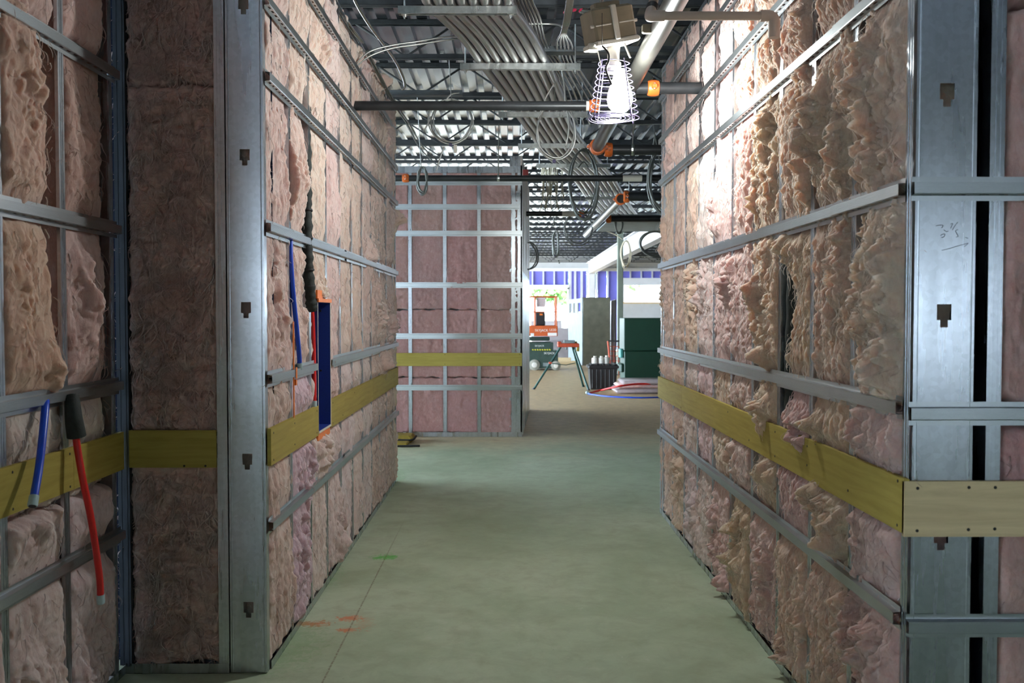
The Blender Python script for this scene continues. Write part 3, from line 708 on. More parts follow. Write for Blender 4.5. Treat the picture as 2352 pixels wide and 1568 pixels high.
# marker scribbles on the corner stud's web
mb = MB()
def stroke(pts, r=.0008):
    mb.tube([at(p.x, p.y, YR0)+Vector((0,-.0006,0)) for p in spline([(x, y, 0) for x, y in pts], 4)], r, 5)
Z = lambda x, y: (2100+x/8.71, 480+y/8.71)
for s_ in ([(435,335),(520,320),(575,330),(545,375)], [(590,415),(640,450),(680,440)], [(525,530),(560,505),(610,500),(590,555),(540,570)], [(725,300),(765,290),(745,340),(725,385)],
           [(870,260),(815,330),(760,420)], [(870,410),(825,435),(850,490),(875,545),(835,560)], [(545,825),(700,790),(850,742),(1075,680)], [(1015,565),(1075,585)], [(1075,690),(1000,750)]):
    stroke([Z(*p) for p in s_])
obj('marker_scribble', mb, M['ink'], wall_ralc, label='dark hand-drawn marker figures')

# ------------------------------------------------------------------ wall across the end of the corridor
XB0, XB1 = -2.6, .162
mb = MB(); fbox(mb, fr_back, XB0, .04, 0, 3.2, -.17, -.155)
wall_back = backing('wall_back', mb, 'wall_board')
bst = [at(x, 720, YB).x for x in (942, 1021.8, 1100.3, 1179)]
sp = (bst[3]-bst[0])/3
for u in [bst[0]-sp*k for k in (4,3,2,1)] + bst: stud(wall_back, fr_back, u, .03, 3.15)
mb = MB(); fbox(mb, fr_back, XB1-.036, XB1, .02, 3.19, -.15, 0); obj('stud', mb, M['stud'], wall_back)
for z in (.583, 1.19, 1.79, 2.395, 2.705, 2.99): hat(wall_back, fr_back, XB0, XB1-.004-(.03 if z == 2.705 else 0), z, slots=False, ridges=False)
plyboard(wall_back, fr_back, XB0, XB1-.004, .838, .992, screws=((.13,.86),(.13,.975),(bst[1],.86),(bst[1],.975),(bst[2],.975)))
track(wall_back, fr_back, XB0, XB1, h=.055); track(wall_back, fr_back, XB0, .13, z0=3.10, h=.075, name='ceiling_track', w=.02)
us = [bst[0]-sp*2, bst[0]-sp] + bst + [XB1-.036]
for k in range(len(us)-1):
    for i, (z0, z1) in enumerate(((.05,.70),(.705,1.50),(1.505,2.4),(2.405,3.14))):
        if k == len(us)-2 and z0 < .6: continue
        if k == len(us)-2: z0 = max(z0, .60)
        batt(wall_back, fr_back, us[k]+.014, us[k+1]-.014, z0 if not (k == 4 and i == 0) else .02, z1, .013, 1000+k*5+i, jit((.43,.255,.24), rl), 'flat', (), None, B=.010, mat='wool_flat', w0=-.010, er=.015, ed=.02)
# its end, turning away beyond
fr_ret = lambda u, v, w: (XB1+(u-YB)*.050+w, u, v)
mb = MB(); fbox(mb, fr_ret, YB, 14.0, .02, 3.3, -.02, -.002)
wall_bret = backing('wall_back_return', mb, 'pvc')
for u in (YB+.03, YB+1.0, YB+2.0, 13.97): stud(wall_bret, fr_ret, u, .03, 3.3)
mb = MB(); fbox(mb, fr_ret, YB+.06, 13.9, .03, 1.95, -.001, .004); obj('steel_sheet', mb, M['stud'], wall_bret)
track(wall_bret, fr_ret, YB, 14.0)
mb = MB(); mb.cbox((XB1+.005,YB-.02,3.05),(XB1+.07,YB+.03,3.14), .004); obj('red_block', mb, M['dark_red'], wall_bret, label='dark red block at the top corner')
# ribbed conduit: fine rings across its length
M['conduit_rib'] = plain('ribbed_conduit', (.50,.475,.47), .30, 1.0, .06, 3)
_n = M['conduit_rib'].node_tree.nodes; _l = M['conduit_rib'].node_tree.links; _b = _n['Principled BSDF']
_w = _n.new('ShaderNodeTexWave'); _w.bands_direction = 'Y'; _w.inputs['Scale'].default_value = 28; _l.new(texco(_n, _l), _w.inputs['Vector']); bump(_n, _l, _b, _w.outputs['Fac'], .35, .003)
# ------------------------------------------------------------------ roof deck and bar joists
ZD = 3.72                                       # underside of the deck flutes
root = MB(); root.box((-12.8,-7,ZD+.09), (12.8,37,ZD+.12))
ceiling = struct(obj('ceiling', root, M['deck']))
def deck_panel():
    mb = MB(); prof = []; p = .914/6
    for k in range(6):
        x = k*p; prof += [(x, .038), (x+.052, .038), (x+.062, 0), (x+.142, 0), (x+p, .038)] if k == 0 else [(x+.052, .038), (x+.062, 0), (x+.142, 0), (x+p, .038)]
    mb.strip([[(x, y, ZD+z) for x, z in prof] for y in (-7, 37)]); return mb
first = obj('deck_panel', deck_panel(), M['deck'], ceiling)
first.location.x += -12.8-(-.0); 
for k in range(1, 28): dup(first, (.914*k, 0, 0), ceiling)
ZJ = 3.42
mb = MB()
for dx in (-.028, .008):
    mb.box((-12.8, dx, ZJ), (12.8, dx+.020, ZJ+.004)); mb.box((-12.8, dx+(.0 if dx < 0 else .016), ZJ), (12.8, dx+.004+(.0 if dx < 0 else .016), ZJ+.034))
    mb.box((-12.8, dx, ZD-.006), (12.8, dx+.020, ZD-.001)); mb.box((-12.8, dx+(.0 if dx < 0 else .016), ZD-.040), (12.8, dx+.004+(.0 if dx < 0 else .016), ZD-.001))
joist = obj('bar_joist', mb, M['joist'], ceiling)
mb = MB(); pts = []
n = 64
for i in range(n+1): pts.append((-12.7+25.4*i/n, 0, ZJ+.018 if i % 2 == 0 else ZD-.02))
for i in range(n): mb.tube(pts[i:i+2], .0095, 6, False)
obj('web', mb, M['joist'], joist)
joist.location.y += 6.0-7*1.235; WLOC[joist.name].y += 6.0-7*1.235
for k in range(1, 32): dup(joist, (0, 1.235*k, 0), ceiling)

# ------------------------------------------------------------------ temporary work lamp
LY = 4.70
def lp(px, py, dy=0): return at(px, py, LY+dy)
LX = lp(1410, 200)
lamp = empty('work_lamp', lp(1410, 275), 'caged temporary work lamp glowing below its beige ballast box under the ceiling', 'work lamp')
tilt = Matrix.Translation(lp(1397, 60)) @ Matrix.Rotation(math.radians(-14), 4, 'Y') @ Matrix.Rotation(math.radians(16), 4, 'Z') @ Matrix.Rotation(math.radians(10), 4, 'X')
bb = MB(); bb.cbox((-.112,-.085,-.080), (.112,.085,.085), .012, tilt)
ball = obj('ballast_box', bb, M['ballast'], lamp)
b2 = MB(); b2.cbox((-.118,-.092,-.100), (.118,.092,-.072), .006, tilt); obj('ballast_flange', b2, M['lamp_body'], ball)
b2 = MB(); b2.cbox((-.014,-.096,-.080), (.014,.096,.088), .004, tilt); obj('ballast_rib', b2, M['lamp_body'], ball)
for sx in (-1, 1):
    b2 = MB(); b2.cbox((sx*.064-.042,-.089,-.004), (sx*.064+.042,-.084,.002), .001, tilt); obj('ballast_groove', b2, M['lamp_body'], ball)
    for sz in (-.085, .0):
        b2 = MB(); b2.lathe([(.008,0),(.008,.016),(.004,.018)], tilt @ Vector((sx*.110, -.07, sz)), 8, tilt.to_3x3() @ Vector((sx,0,0))); obj('bolt', b2, M['lamp_body'], ball)
b2 = MB(); b2.cbox((-.07,-.03,.085), (.07,.03,.115), .006, tilt); obj('mounting_bracket', b2, M['ballast'], ball)
NK = lp(1409, 108); TOPC = lp(1410, 146); BOT = lp(1410, 272)
b2 = MB(); b2.lathe([(.030,.05),(.034,.0),(.030,-.04),(.030,-.075),(.038,-.08),(.038,-.10),(.030,-.105),(.030,-.13)], NK, 20, (0,0,1)); obj('socket_neck', b2, M['lamp_body'], lamp, True, auto=40)
b2 = MB(); q = [(.028,0),(.034,-.04),(.046,-.075),(.060,-.115),(.064,-.150),(.056,-.185),(.034,-.208),(.008,-.216)]
BULB = lp(1424, 160)
b2.lathe(q, BULB, 20, (0,0,1)); 
mB, nB, lB, pB = nodes_of('lamp_glow'); em = nB.new('ShaderNodeEmission'); em.inputs['Color'].default_value = (*LAMP_COLOR, 1); em.inputs['Strength'].default_value = LAMP_STRENGTH
lB.new(em.outputs[0], nB['Material Output'].inputs['Surface']); nB.remove(pB); M['glow'] = mB
obj('bulb', b2, M['glow'], lamp, True, label='white-hot glowing bulb')
cage = MB(); NT = 9; turns = []
def cax(t): return TOPC.lerp(BOT, t)
for i in range(NT+1):
    t = i/NT; c = cax(t); r = .078+.050*t
    cage.tube([c+Vector((r*math.cos(a), r*math.sin(a), .004*math.sin(a*2))) for a in [2*math.pi*k/28 for k in range(29)]], .0020, 5, False)
cg = obj('wire_cage', cage, M['halo_tinted_wire'], lamp, True)
for k in range(4):
    a = .6+math.pi/2*k; b2 = MB()
    b2.tube([cax(t)+Vector(((.078+.050*t)*math.cos(a), (.078+.050*t)*math.sin(a), 0)) for t in (-.04,.5,1.04)], .0032, 5); obj('cage_upright', b2, M['halo_tinted_wire'], cg, True)
b2 = MB(); b2.tube([BOT+Vector(((.015+.113*k/90)*math.cos(k*.35), (.015+.113*k/90)*math.sin(k*.35), 0)) for k in range(91)], .0022, 5, False); obj('cage_spiral', b2, M['halo_tinted_wire'], cg, True)
b2 = MB(); b2.tube([lp(1383,30,-.12), lp(1383,105,-.12)], .0018, 6); b2.tube(spline([lp(1383,105,-.12), lp(1397,122,-.13), lp(1398,140,-.14), lp(1392,160,-.14), lp(1405,195,-.13)]), .005, 6)
obj('safety_cord', b2, M['rubber'], lamp, True)
b2 = MB(); b2.tube([lp(1433,97,-.05), lp(1448,133,-.05)], .005, 6); obj('clip_arm', b2, M['lamp_body'], lamp)
b2 = MB(); b2.tube([lp(1372,115,-.06), lp(1380,150,-.06)], .003, 6); obj('clip_arm', b2, M['lamp_body'], lamp)
b2 = MB(); b2.cbox((-.026,-.02,-.028), (.026,.02,.012), .006, Matrix.Translation(lp(1362,106,-.05))); obj('latch', b2, M['lamp_body'], lamp)
for k, (dx, lab) in enumerate(((0, 'outer'), (-4, 'inner'))):
    b2 = MB(); b2.tube(spline([lp(1336+dx,24-dx,.0), lp(1352+dx,26-dx), lp(1372+dx,20-dx), lp(1384+dx,0), lp(1385+dx,-40), lp(1380,-130,.1)]), .006, 7)
    tag(obj('supply_cable', b2, M['mc'], None, True), f'pale armoured cable curling up behind the lamp box, {lab} of two', 'cable', 'cables feeding the work lamp')
def clamp(px, py, ang, lab):
    p = at(px, py, 6.2); m = Matrix.Translation(p) @ Matrix.Rotation(ang, 4, 'Y'); e = empty('spring_clamp', p, lab, 'clamp', 'red clamps near the lamp')
    for s in (-1, 1):
        b = MB(); b.cbox((-.06,-.012,s*.024-.009), (.03,.012,s*.024+.009), .005, m @ Matrix.Rotation(s*.25, 4, 'Y')); obj('clamp_handle', b, M['clamp_red'], e)
    b = MB(); b.cbox((.02,-.014,-.018), (.075,.014,.018), .006, m); obj('clamp_jaw', b, M['joist'], e)
M['clamp_red'] = plain('clamp_red', (.40,.012,.05), .4, 0, .1, 8)
clamp(1312, 16, 0.0, 'small red handled clamp gripping the rod left of the lamp box')
clamp(1332, 6, -.9, 'small red handled clamp tilted upward just left of the lamp cable')

# ------------------------------------------------------------------ conduit rack
CP = [(2.6,-.86,-.40), (4.0,-.64,-.18), (5.03,-.475,-.015), (5.3,-.445,.01), (5.85,-.305,.14), (6.35,-.215,.235), (6.6,-.175,.28), (7.5,-.02,.42), (8.3,.10,.52), (9.2,.25,.68), (10.0,.36,.86), (11.0,.60,1.10), (12.2,.88,1.38), (14.7,1.32,1.88), (18,2.0,2.6)]
ZS = 3.15
for i in range(8):
    f = i/7; pts = [(a+(b-a)*f, y, ZS+.0505) for y, a, b in CP]
    mb = MB(); mb.tube(spline(pts, 6), .0275, 14)
    o = obj('steel_conduit', mb, M['conduit_rib'], None, True)
    nm = ('leftmost', 'second', 'third', 'fourth', 'fifth', 'sixth', 'seventh', 'rightmost')[i]
    tag(o, f'fat steel conduit on the ceiling racks, {nm} of the eight' if i in (0, 7) else f'fat steel conduit on the ceiling racks, {nm} of eight from the left', 'conduit', 'conduits on the ceiling racks')
def strut(Y, x0, x1, lab, z=ZS, tilt_=0.0):
    e = empty('strut_hanger', ((x0+x1)/2, Y, z-.02), lab, 'strut hanger', 'strut hangers under the conduits')
    mb = MB(); h = .0205
    prof = [(-.0095,h-.007),(-.0095,h),(-h,h),(-h,-h),(h,-h),(h,h),(.0095,h),(.0095,h-.007)]
    # open side turned down, slots along the back
    mb.strip([[(x, Y+a, z-b+tilt_*(x-x0)) for a, b in prof] for x in (x0, x1)]); 
    mb.strip([[(x, Y+a*.93, z-b*.93+tilt_*(x-x0)) for a, b in prof] for x in (x0, x1)])
    obj('strut_channel', mb, M['strut'], e)
    for x in (x0+.035, x1-.035):
        m2 = MB(); m2.tube([(x, Y, z-.045), (x, Y, ZJ+.02)], .0048, 8); r = obj('threaded_rod', m2, M['strut'], e)
        m2 = MB(); m2.lathe([(.010,0),(.010,.012)], (x, Y, z-.036), 6); m2.cbox((x-.018,Y-.018,z-.024), (x+.018,Y+.018,z-.0205), .001); obj('nut', m2, M['strut'], r)
strut(5.25, at(915,30,5.25).x, at(1187,30,5.25).x, 'galvanised strut hanger nearest the top edge, under the conduits')
strut(6.43, at(1057,157,6.43).x, at(1333,157,6.43).x, 'bright galvanised strut hanger left of the lamp cage, under the conduits')
strut(7.96, at(1145,265,7.96).x, at(1347,265,7.96).x, 'strut hanger just below the long black pipe, under the conduits')
strut(9.43, at(1190,336,9.43).x, at(1342,336,9.43).x, 'strut hanger behind the armoured cable loop, under the conduits')
strut(10.7, at(1232,383,10.7).x, at(1402,383,10.7).x, 'strut hanger above the hanging grey cable coil, under the conduits')
strut(13.6, at(1345,455,13.6).x, at(1450,455,13.6).x, 'small strut hanger far back beside the orange pipe elbow', z=3.14)
# loose framing laid across above the corridor
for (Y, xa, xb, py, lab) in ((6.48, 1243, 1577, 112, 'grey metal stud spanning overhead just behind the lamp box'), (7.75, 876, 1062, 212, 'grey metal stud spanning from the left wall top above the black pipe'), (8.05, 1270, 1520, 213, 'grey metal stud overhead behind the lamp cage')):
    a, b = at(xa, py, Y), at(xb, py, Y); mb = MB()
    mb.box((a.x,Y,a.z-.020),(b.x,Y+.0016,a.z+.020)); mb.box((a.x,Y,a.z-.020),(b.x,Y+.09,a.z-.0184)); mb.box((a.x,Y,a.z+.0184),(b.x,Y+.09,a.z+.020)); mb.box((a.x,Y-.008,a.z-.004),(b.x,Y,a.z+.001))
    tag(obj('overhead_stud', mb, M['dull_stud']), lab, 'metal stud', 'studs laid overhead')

# ------------------------------------------------------------------ sprinkler pipes
ZP = 2.775; XM = .705
def coupling(e, c, axis, r):
    mb = MB(); mb.lathe([(r*1.02,-.034),(r*1.25,-.030),(r*1.38,-.012),(r*1.38,.012),(r*1.25,.030),(r*1.02,.034)], c, 16, axis)
    k = obj('pipe_coupling', mb, M['orange'], e, True, auto=35)
    ax = Vector(axis).normalized(); s1 = ax.orthogonal().normalized()
    if abs(ax.y) > .9: s1 = Vector((1,0,0))
    else: s1 = Vector((0,-1,0))
    up = ax.cross(s1)
    for s in (-1, 1):
        m2 = MB(); m2.tube([Vector(c)+s1*s*r*1.45-up*.02, Vector(c)+s1*s*r*1.45+up*.02], .006, 8); m2.cbox((-.016,-.016,-.012),(.016,.016,.012), .004, Matrix.Translation(Vector(c)+s1*s*r*1.42)); obj('coupling_lug', m2, M['orange'], k)
        m2 = MB(); m2.lathe([(.008,0),(.008,.034)], Vector(c)+s1*s*r*1.5-up*.017, 8, up); obj('coupling_bolt', m2, M['strut'], k)
    return k
def pipe(name, pts, r, mat, lab, caps=(), n=16, hang=(), labels=()):
    mb = MB(); mb.tube(pts, r, n); p0 = Vector(pts[0])
    e = empty(name, (sum((Vector(p) for p in pts), Vector())/len(pts)), lab, 'pipe', 'sprinkler pipes')
    obj('pipe_run', mb, M[mat], e, True, auto=40)
    for c, ax in caps: coupling(e, Vector(c), ax, r)
    for x, y in hang:
        yj = 6.0+1.235*round((y-6.0)/1.235); z = pts[0][2]; mb = MB(); mb.tube([(x,y,z+r), (x,yj,ZJ+.02)], .005, 6); h = obj('hanger_rod', mb, M['strut'], e)
        mb = MB(); mb.lathe([(r*1.06,-.012),(r*1.12,0),(r*1.06,.012)], (x,y,z), 14, (1,0,0), False); obj('hanger_ring', mb, M['strut'], h)
    for x0, x1 in labels:
        a, b = Vector(pts[0]), Vector(pts[-1]); mb = MB(); mb.tube([(x0,a.y,a.z), (x1,a.y,a.z)], r*1.03, 16, False); obj('pipe_label', mb, M['white_plastic'], e, True)
    return e
main_pipe = pipe('sprinkler_main', [(XM,3.0,ZP),(XM,7.50,ZP)], .048, 'steel_pipe', 'thick dull steel sprinkler pipe running overhead past the lamp', [((XM,7.38,ZP),(0,1,0))])
pipe('sprinkler_branch', [(-1.6,5.94,ZP),(XM-.03,5.94,ZP)], .030, 'black_pipe', 'long black pipe coming out of the left wall towards the lamp', [((XM-.16,5.94,ZP),(1,0,0))], labels=[(at(1346,247,5.94).x, at(1358,247,5.94).x)])
pipe('sprinkler_branch', [(XM+.03,5.39,ZP-.02),(XR+.10,5.39,ZP-.02)], .034, 'black_pipe', 'short black pipe going into the right wall beside the lamp cage', [((XM+.13,5.39,ZP-.02),(1,0,0))])
pipe('sprinkler_branch', [(XM,7.52,ZP),(2.6,7.52,ZP)], .042, 'black_pipe', 'black pipe leaving the orange elbow towards the right wall end', [((XM+.10,7.52,ZP),(1,0,0))], hang=[(1.0,7.52),(2.2,7.52)])
pipe('sprinkler_branch', [(-1.5,9.10,ZP),(3.2,9.10,ZP)], .030, 'black_pipe', 'long black pipe crossing in front of the pink end wall', [((at(932,412,9.1).x,9.10,ZP),(1,0,0))], hang=[(-.1,9.1),(1.5,9.1)], labels=[(at(1430,412,9.1).x, at(1474,412,9.1).x)])
pipe('sprinkler_branch', [(.2,12.5,ZP+.02),(1.05,12.5,ZP+.02)], .034, 'black_pipe', 'thin black pipe reaching right from the end wall corner', [((.98,12.5,ZP+.02),(1,0,0))], labels=[(at(1291,490,12.5).x, at(1327,490,12.5).x)])
pipe('sprinkler_main', [(1.30,10.75,2.78),(1.30,15.6,2.78)], .05, 'steel_pipe', 'bright slanting pipe under the far ceiling with orange elbow', [((1.30,10.8,2.78),(0,1,0)), ((1.36,10.72,2.80),(1,0,0))])
pipe('sprinkler_branch', [(1.34,10.70,2.80),(4.2,10.70,2.80)], .052, 'black_pipe', 'black pipe running right from the far orange elbow')
pipe('sprinkler_branch', [(1.40,13.2,2.80),(5.0,13.2,2.80)], .045, 'black_pipe', 'lowest black pipe crossing right below the far slanting pipe', [((1.42,13.2,2.80),(1,0,0))])
# strap hanger on the main
mb = MB(); mb.cbox((XM-.085,4.33,ZP-.02),(XM-.035,4.36,ZP+.02), .004); obj('pipe_bracket', mb, M['ballast'], main_pipe)

# beige drain pipe
a, b = at(1500, 33, 3.68), at(1772, 40, 3.68); z = (a.z+b.z)/2
e = empty('drain_pipe', (a.x, 3.68, z), 'beige plastic drain pipe across the top between lamp and right wall', 'pipe')
mb = MB(); mb.tube([(a.x,3.68,z),(b.x,3.68,z)], .0170, 14); obj('pipe_run', mb, M['pvc'], e, True, auto=40)
mb = MB(); mb.tube(spline([(a.x+.045,3.68,z),(a.x+.012,3.68,z),(a.x-.005,3.70,z+.004),(a.x-.004,3.735,z+.02),(a.x+.012,3.79,z+.065)]), .0215, 14); obj('elbow', mb, M['pvc'], e, True, auto=40)
mb = MB(); mb.tube([(a.x+.008,3.775,z+.05),(a.x+.016,3.80,z+.075)], .0255, 14); obj('rubber_coupling', mb, M['rubber'], e, True, auto=40)
mb = MB(); mb.tube([(a.x+.012,3.79,z+.065),(a.x+.10,4.1,z+.33)], .0195, 14); obj('riser', mb, M['pvc'], e, True, auto=40)
mb = MB(); mb.tube(spline([(b.x-.045,3.68,z),(b.x-.01,3.68,z),(b.x+.008,3.68,z-.012),(b.x+.010,3.68,z-.045),(b.x+.010,3.68,z-.085)]), .0225, 14); obj('elbow', mb, M['pvc'], e, True, auto=40)

# ------------------------------------------------------------------ cables and coils overhead
def cable(name, pts, r, mat, lab, group='loose cables overhead', k=8, n=7):
    mb = MB(); mb.tube(spline(pts, k), r, n); return tag(obj(name, mb, M[mat], None, True), lab, 'cable', group)
def coil(name, px, py, Y, rx, rz, turns, r, mat, lab, tails=(), spread=.02, tagged=False, yaw=0.0, tie=True):
    c = at(px, py, Y); e = empty(name, c, lab, 'cable coil', 'cable coils hanging from the ceiling')
    rr = random.Random(int(px*3+py))
    for t in range(turns):
        fx, fz = 1+rr.uniform(-.10,.10), 1+rr.uniform(-.08,.08); ox = rr.uniform(-.012,.012); oy = rr.uniform(-spread, spread); ph = rr.uniform(0,6)
        pts = []
        for k in range(41):
            a = 2*math.pi*k/40; x = rx*fx*math.cos(a)+ox+.006*math.sin(3*a+ph); zz = rz*fz*math.sin(a)-(fz-1)*rz*.8; y = oy+spread*math.sin(a+ph)
            pts.append(c+Vector((x*math.cos(yaw)-y*math.sin(yaw), x*math.sin(yaw)+y*math.cos(yaw), zz)))
        mb = MB(); mb.tube(pts, r, 6, False); obj('cable_turn', mb, M[mat], e, True)
    for tl in tails:
        mb = MB(); mb.tube(spline([at(x, y, Y-.01) for x, y in tl]), r, 6); obj('cable_tail', mb, M[mat], e, True)
    yj = 6.0+1.235*round((Y-6.0)/1.235); mb = MB(); mb.tube([c+Vector((0,0,rz*.93)), c+Vector((0,(yj-Y)*.3,rz*1.1)), (c.x, yj, ZJ+.03)], .0035, 5); obj('hanging_wire', mb, M['grey_cable'], e)
    if tie:
        mb = MB(); mb.lathe([(.014,-.012),(.016,0),(.014,.012)], c+Vector((-.01,0,-rz)), 8, (1,0,0)); obj('cable_tie', mb, M['halo_tinted_wire'], e)
    if tagged:
        p = at(1046, 341, Y-.03); mb = MB(); mb.cbox((p.x-.013,p.y-.002,p.z-.036),(p.x+.013,p.y+.002,p.z+.03), .001); obj('paper_tag', mb, M['white_plastic'], e)
coil('cable_coil', 1038, 280, 7.6, .165, .185, 3, .0065, 'mc', 'round coil of armoured cable hanging behind the long black pipe', [((1018,240),(1035,218),(1055,213)), ((990,268),(980,290),(975,300)), ((1020,338),(1010,365),(1002,393))], tagged=True)
coil('cable_coil', 1276, 304, 7.0, .145, .215, 2, .0065, 'mc', 'bright oval loop of armoured cable hanging left of the lamp cage', [((1284,100),(1289,150),(1296,200),(1298,234)), ((1274,190),(1252,228),(1236,275)), ((1298,234),(1304,262),(1306,300),(1300,335))])
coil('cable_coil', 970, 414, 8.95, .045, .125, 3, .008, 'grey_cable', 'small dark cable coil looped over the pipe before the end wall', spread=.03)
coil('cable_coil', 1341, 420, 9.3, .135, .33, 6, .0075, 'grey_cable', 'long hanging coil of grey cable below the far strut hangers', [((1328,385),(1340,372),(1352,385))], spread=.03)
coil('cable_coil', 1528, 412, 8.6, .15, .30, 7, .0075, 'grey_cable', 'coil of grey cable half hidden by the end of the right wall', [((1500,380),(1498,350),(1505,310))], spread=.03)
coil('cable_coil', 1438, 583, 17.0, .085, .24, 5, .009, 'cream_cable', 'pale cable coil hanging in front of the green column', [((1430,550),(1412,538),(1390,530))], spread=.03)
coil('cable_coil', 1277, 560, 15.5, .045, .20, 5, .012, 'grey_cable', 'narrow dark cable coil hanging over the scissor lift', [((1272,520),(1272,490)), ((1283,598),(1285,605))], spread=.02)
coil('cable_coil', 1330, 525, 14.0, .20, .24, 2, .008, 'grey_cable', 'thin wide cable loop under the far ceiling, left of the slanting pipe', spread=.03, tie=False)
coil('cable_coil', 1505, 560, 15.0, .24, .20, 3, .016, 'grey_cable', 'thick grey cable loop hanging against the white beam', spread=.03, tie=False)
coil('cable_coil', 1213, 588, 13.0, .13, .19, 2, .010, 'grey_cable', 'dark cable loop beside the end wall corner', spread=.02, tie=False)
coil('cable_coil', 1422, 515, 13.5, .05, .14, 3, .008, 'grey_cable', 'small grey cable coil right of the slanting pipe', spread=.02, tie=False)
for i, (oy, nm) in enumerate(((0, 'upper'), (7, 'lower'))):
    cable('armoured_cable', [at(818,145+oy,6.0), at(850,118+oy*1.5,6.0), at(900,104+oy,6.05), at(960,95+oy,6.1), at(1030,84+oy,6.2), at(1090,84,6.3)], .0055, 'mc', f'thin armoured cable arching from the left wall to the conduits, {nm} of two')
cable('armoured_cable', [at(806,-40,5.6), at(815,0,5.8), at(845,52,6.1), at(880,100,6.5), at(908,140,6.9), at(925,175,7.2), at(930,197,7.3), at(922,206,7.3)], .011, 'conduit', 'bright bent conduit hooking down beside the left wall top')
for i, nm in enumerate(('upper', 'lower')):
    cable('armoured_cable', [at(755+i*8,-30,5.5), at(775+i*6,20,5.6), at(800+i*6,60,5.7), at(832+i*3,98,5.9)], .007, 'conduit', f'thin conduit along the top of the left wall, {nm} of the near pair')
    cable('armoured_cable', [at(840+i*5,118,6.1), at(862+i*5,160,6.5), at(885+i*5,205,7.0), at(905+i*6,240,7.5), at(935+i*6,285,8.4), at(965+i*9,340,9.6), at(1000+i*12,375,11)], .007, 'grey_cable', f'grey cable running back along the top of the left wall, {nm} of the far pair')
for i in range(6):
    x0 = 1182+i*8; x1 = 1224+i*6.4
    cable('armoured_cable', [at(x0-30,-90,5.0), at(x0,0,5.5), at(x0+18,42,5.8), at(x1,102,6.4), at(x1+22+i*3,150,6.9), at(x1+50+i*5,215,7.8), at(x1+60+i*8,290,9.2)], .0095, 'conduit', f'slim cable in the fan right of the fat conduits, number {("one","two","three","four","five","six")[i]} from left', 'fan of slim cables')
for i in range(5):
    x0 = 1303+i*3.2
    cable('armoured_cable', [at(x0+6,-60,5.2), at(x0,0,5.6), at(x0-8,50,5.9), at(1290+i*2.6,75,6.0), at(1279+i*8.5,101,6.3), at(1290+i*9,150,7.0), at(1330+i*14,240,8.4)], .0085, 'conduit', f'slim cable in the tied bundle left of the lamp box, {("one","two","three","four","five")[i]} from left', 'tied bundle of slim cables')
cable('armoured_cable', [at(1192,55,5.9), at(1225,55,5.9), at(1265,55,5.9), at(1285,58,6.0), at(1293,66,6.1)], .006, 'mc', 'short white cable branching sideways into the tied bundle')
cable('armoured_cable', [at(905,285,9.66), at(960,284,9.67), at(1040,285,9.67), at(1130,287,9.67), at(1200,287,9.66)], .006, 'grey_cable', 'dark cable strung along a joist behind the round coil')
cable('armoured_cable', [at(1325,286,9.67), at(1400,285,9.67), at(1460,286,9.67), at(1520,285,9.67)], .005, 'mc', 'thin pale cable strung behind the bottom of the lamp cage')
# fringe of cut cable ends
e = empty('cable_fringe', at(1268, 470, 13), 'fringe of cream cut cable ends dangling under the far ceiling', 'cable ends')
rc = random.Random(5)
for i in range(26):
    x = 1245+rc.uniform(0,48); y0 = 395+rc.uniform(-8,10); y1 = y0+rc.uniform(30,95); Y = 12.6+rc.uniform(0,.8)
    mb = MB(); mb.tube(spline([at(x,y0-15,Y), at(x+rc.uniform(-3,3),(y0+y1)/2,Y), at(x+rc.uniform(-9,9),y1,Y)], 5), .007, 5); obj('cable_end', mb, M['cream_cable'], e, True)

# ------------------------------------------------------------------ tubing and niche in the left walls
e = empty('wall_niche', (XL-.08, (NY0+NY1)/2, NZ0), 'tall blue lined recess in the left wall with orange corners', 'wall niche')
def nb(name, u0,u1,v0,v1,w0,w1, mat): mb = MB(); fbox(mb, fr_left, u0,u1,v0,v1,w0,w1); return obj(name, mb, M[mat], e)
nb('far_jamb', NY1-.013, NY1-.001, NZ0, NZ1, -.14, .0155, 'blue_board'); nb('jamb_edge', NY1-.0125, NY1-.001, NZ0, NZ1, .0156, .0175, 'board_core')
nb('near_jamb', NY0, NY0+.010, NZ0, NZ1, -.14, .012, 'blue_board'); nb('jamb_edge', NY0+.001, NY0+.010, NZ0, NZ1, .0121, .0135, 'board_core')
nb('niche_back', NY0, NY1, NZ0, NZ1, -.152, -.141, 'blue_board')
nb('sill', NY0, NY1-.013, NZ0-.012, NZ0, -.14, .0155, 'blue_sill'  if 'blue_sill' in M else 'blue_board'); nb('sill_edge', NY0, NY1, NZ0-.012, NZ0-.001, .0156, .0175, 'board_core')
nb('head', NY0, NY1, NZ1, NZ1+.012, -.14, .0155, 'blue_board')
nb('orange_corner', NY0-.01, NY1+.012, NZ1+.001, NZ1+.020, .012, .021, 'orange_trim'); nb('orange_corner', NY0+.0, NY0+.13, NZ1+.018, NZ1+.062, .004, .013, 'orange_trim'); nb('orange_corner', NY0, NY1-.01, NZ0-.050, NZ0-.013, .002, .012, 'orange_trim')
for zz in (1.47, 1.15): mb = MB(); mb.lathe([(.006,0),(.006,.003)], (XL-.035, NY1-.013, zz), 8, (0,-1,0)); obj('screw', mb, M['screw'], e)

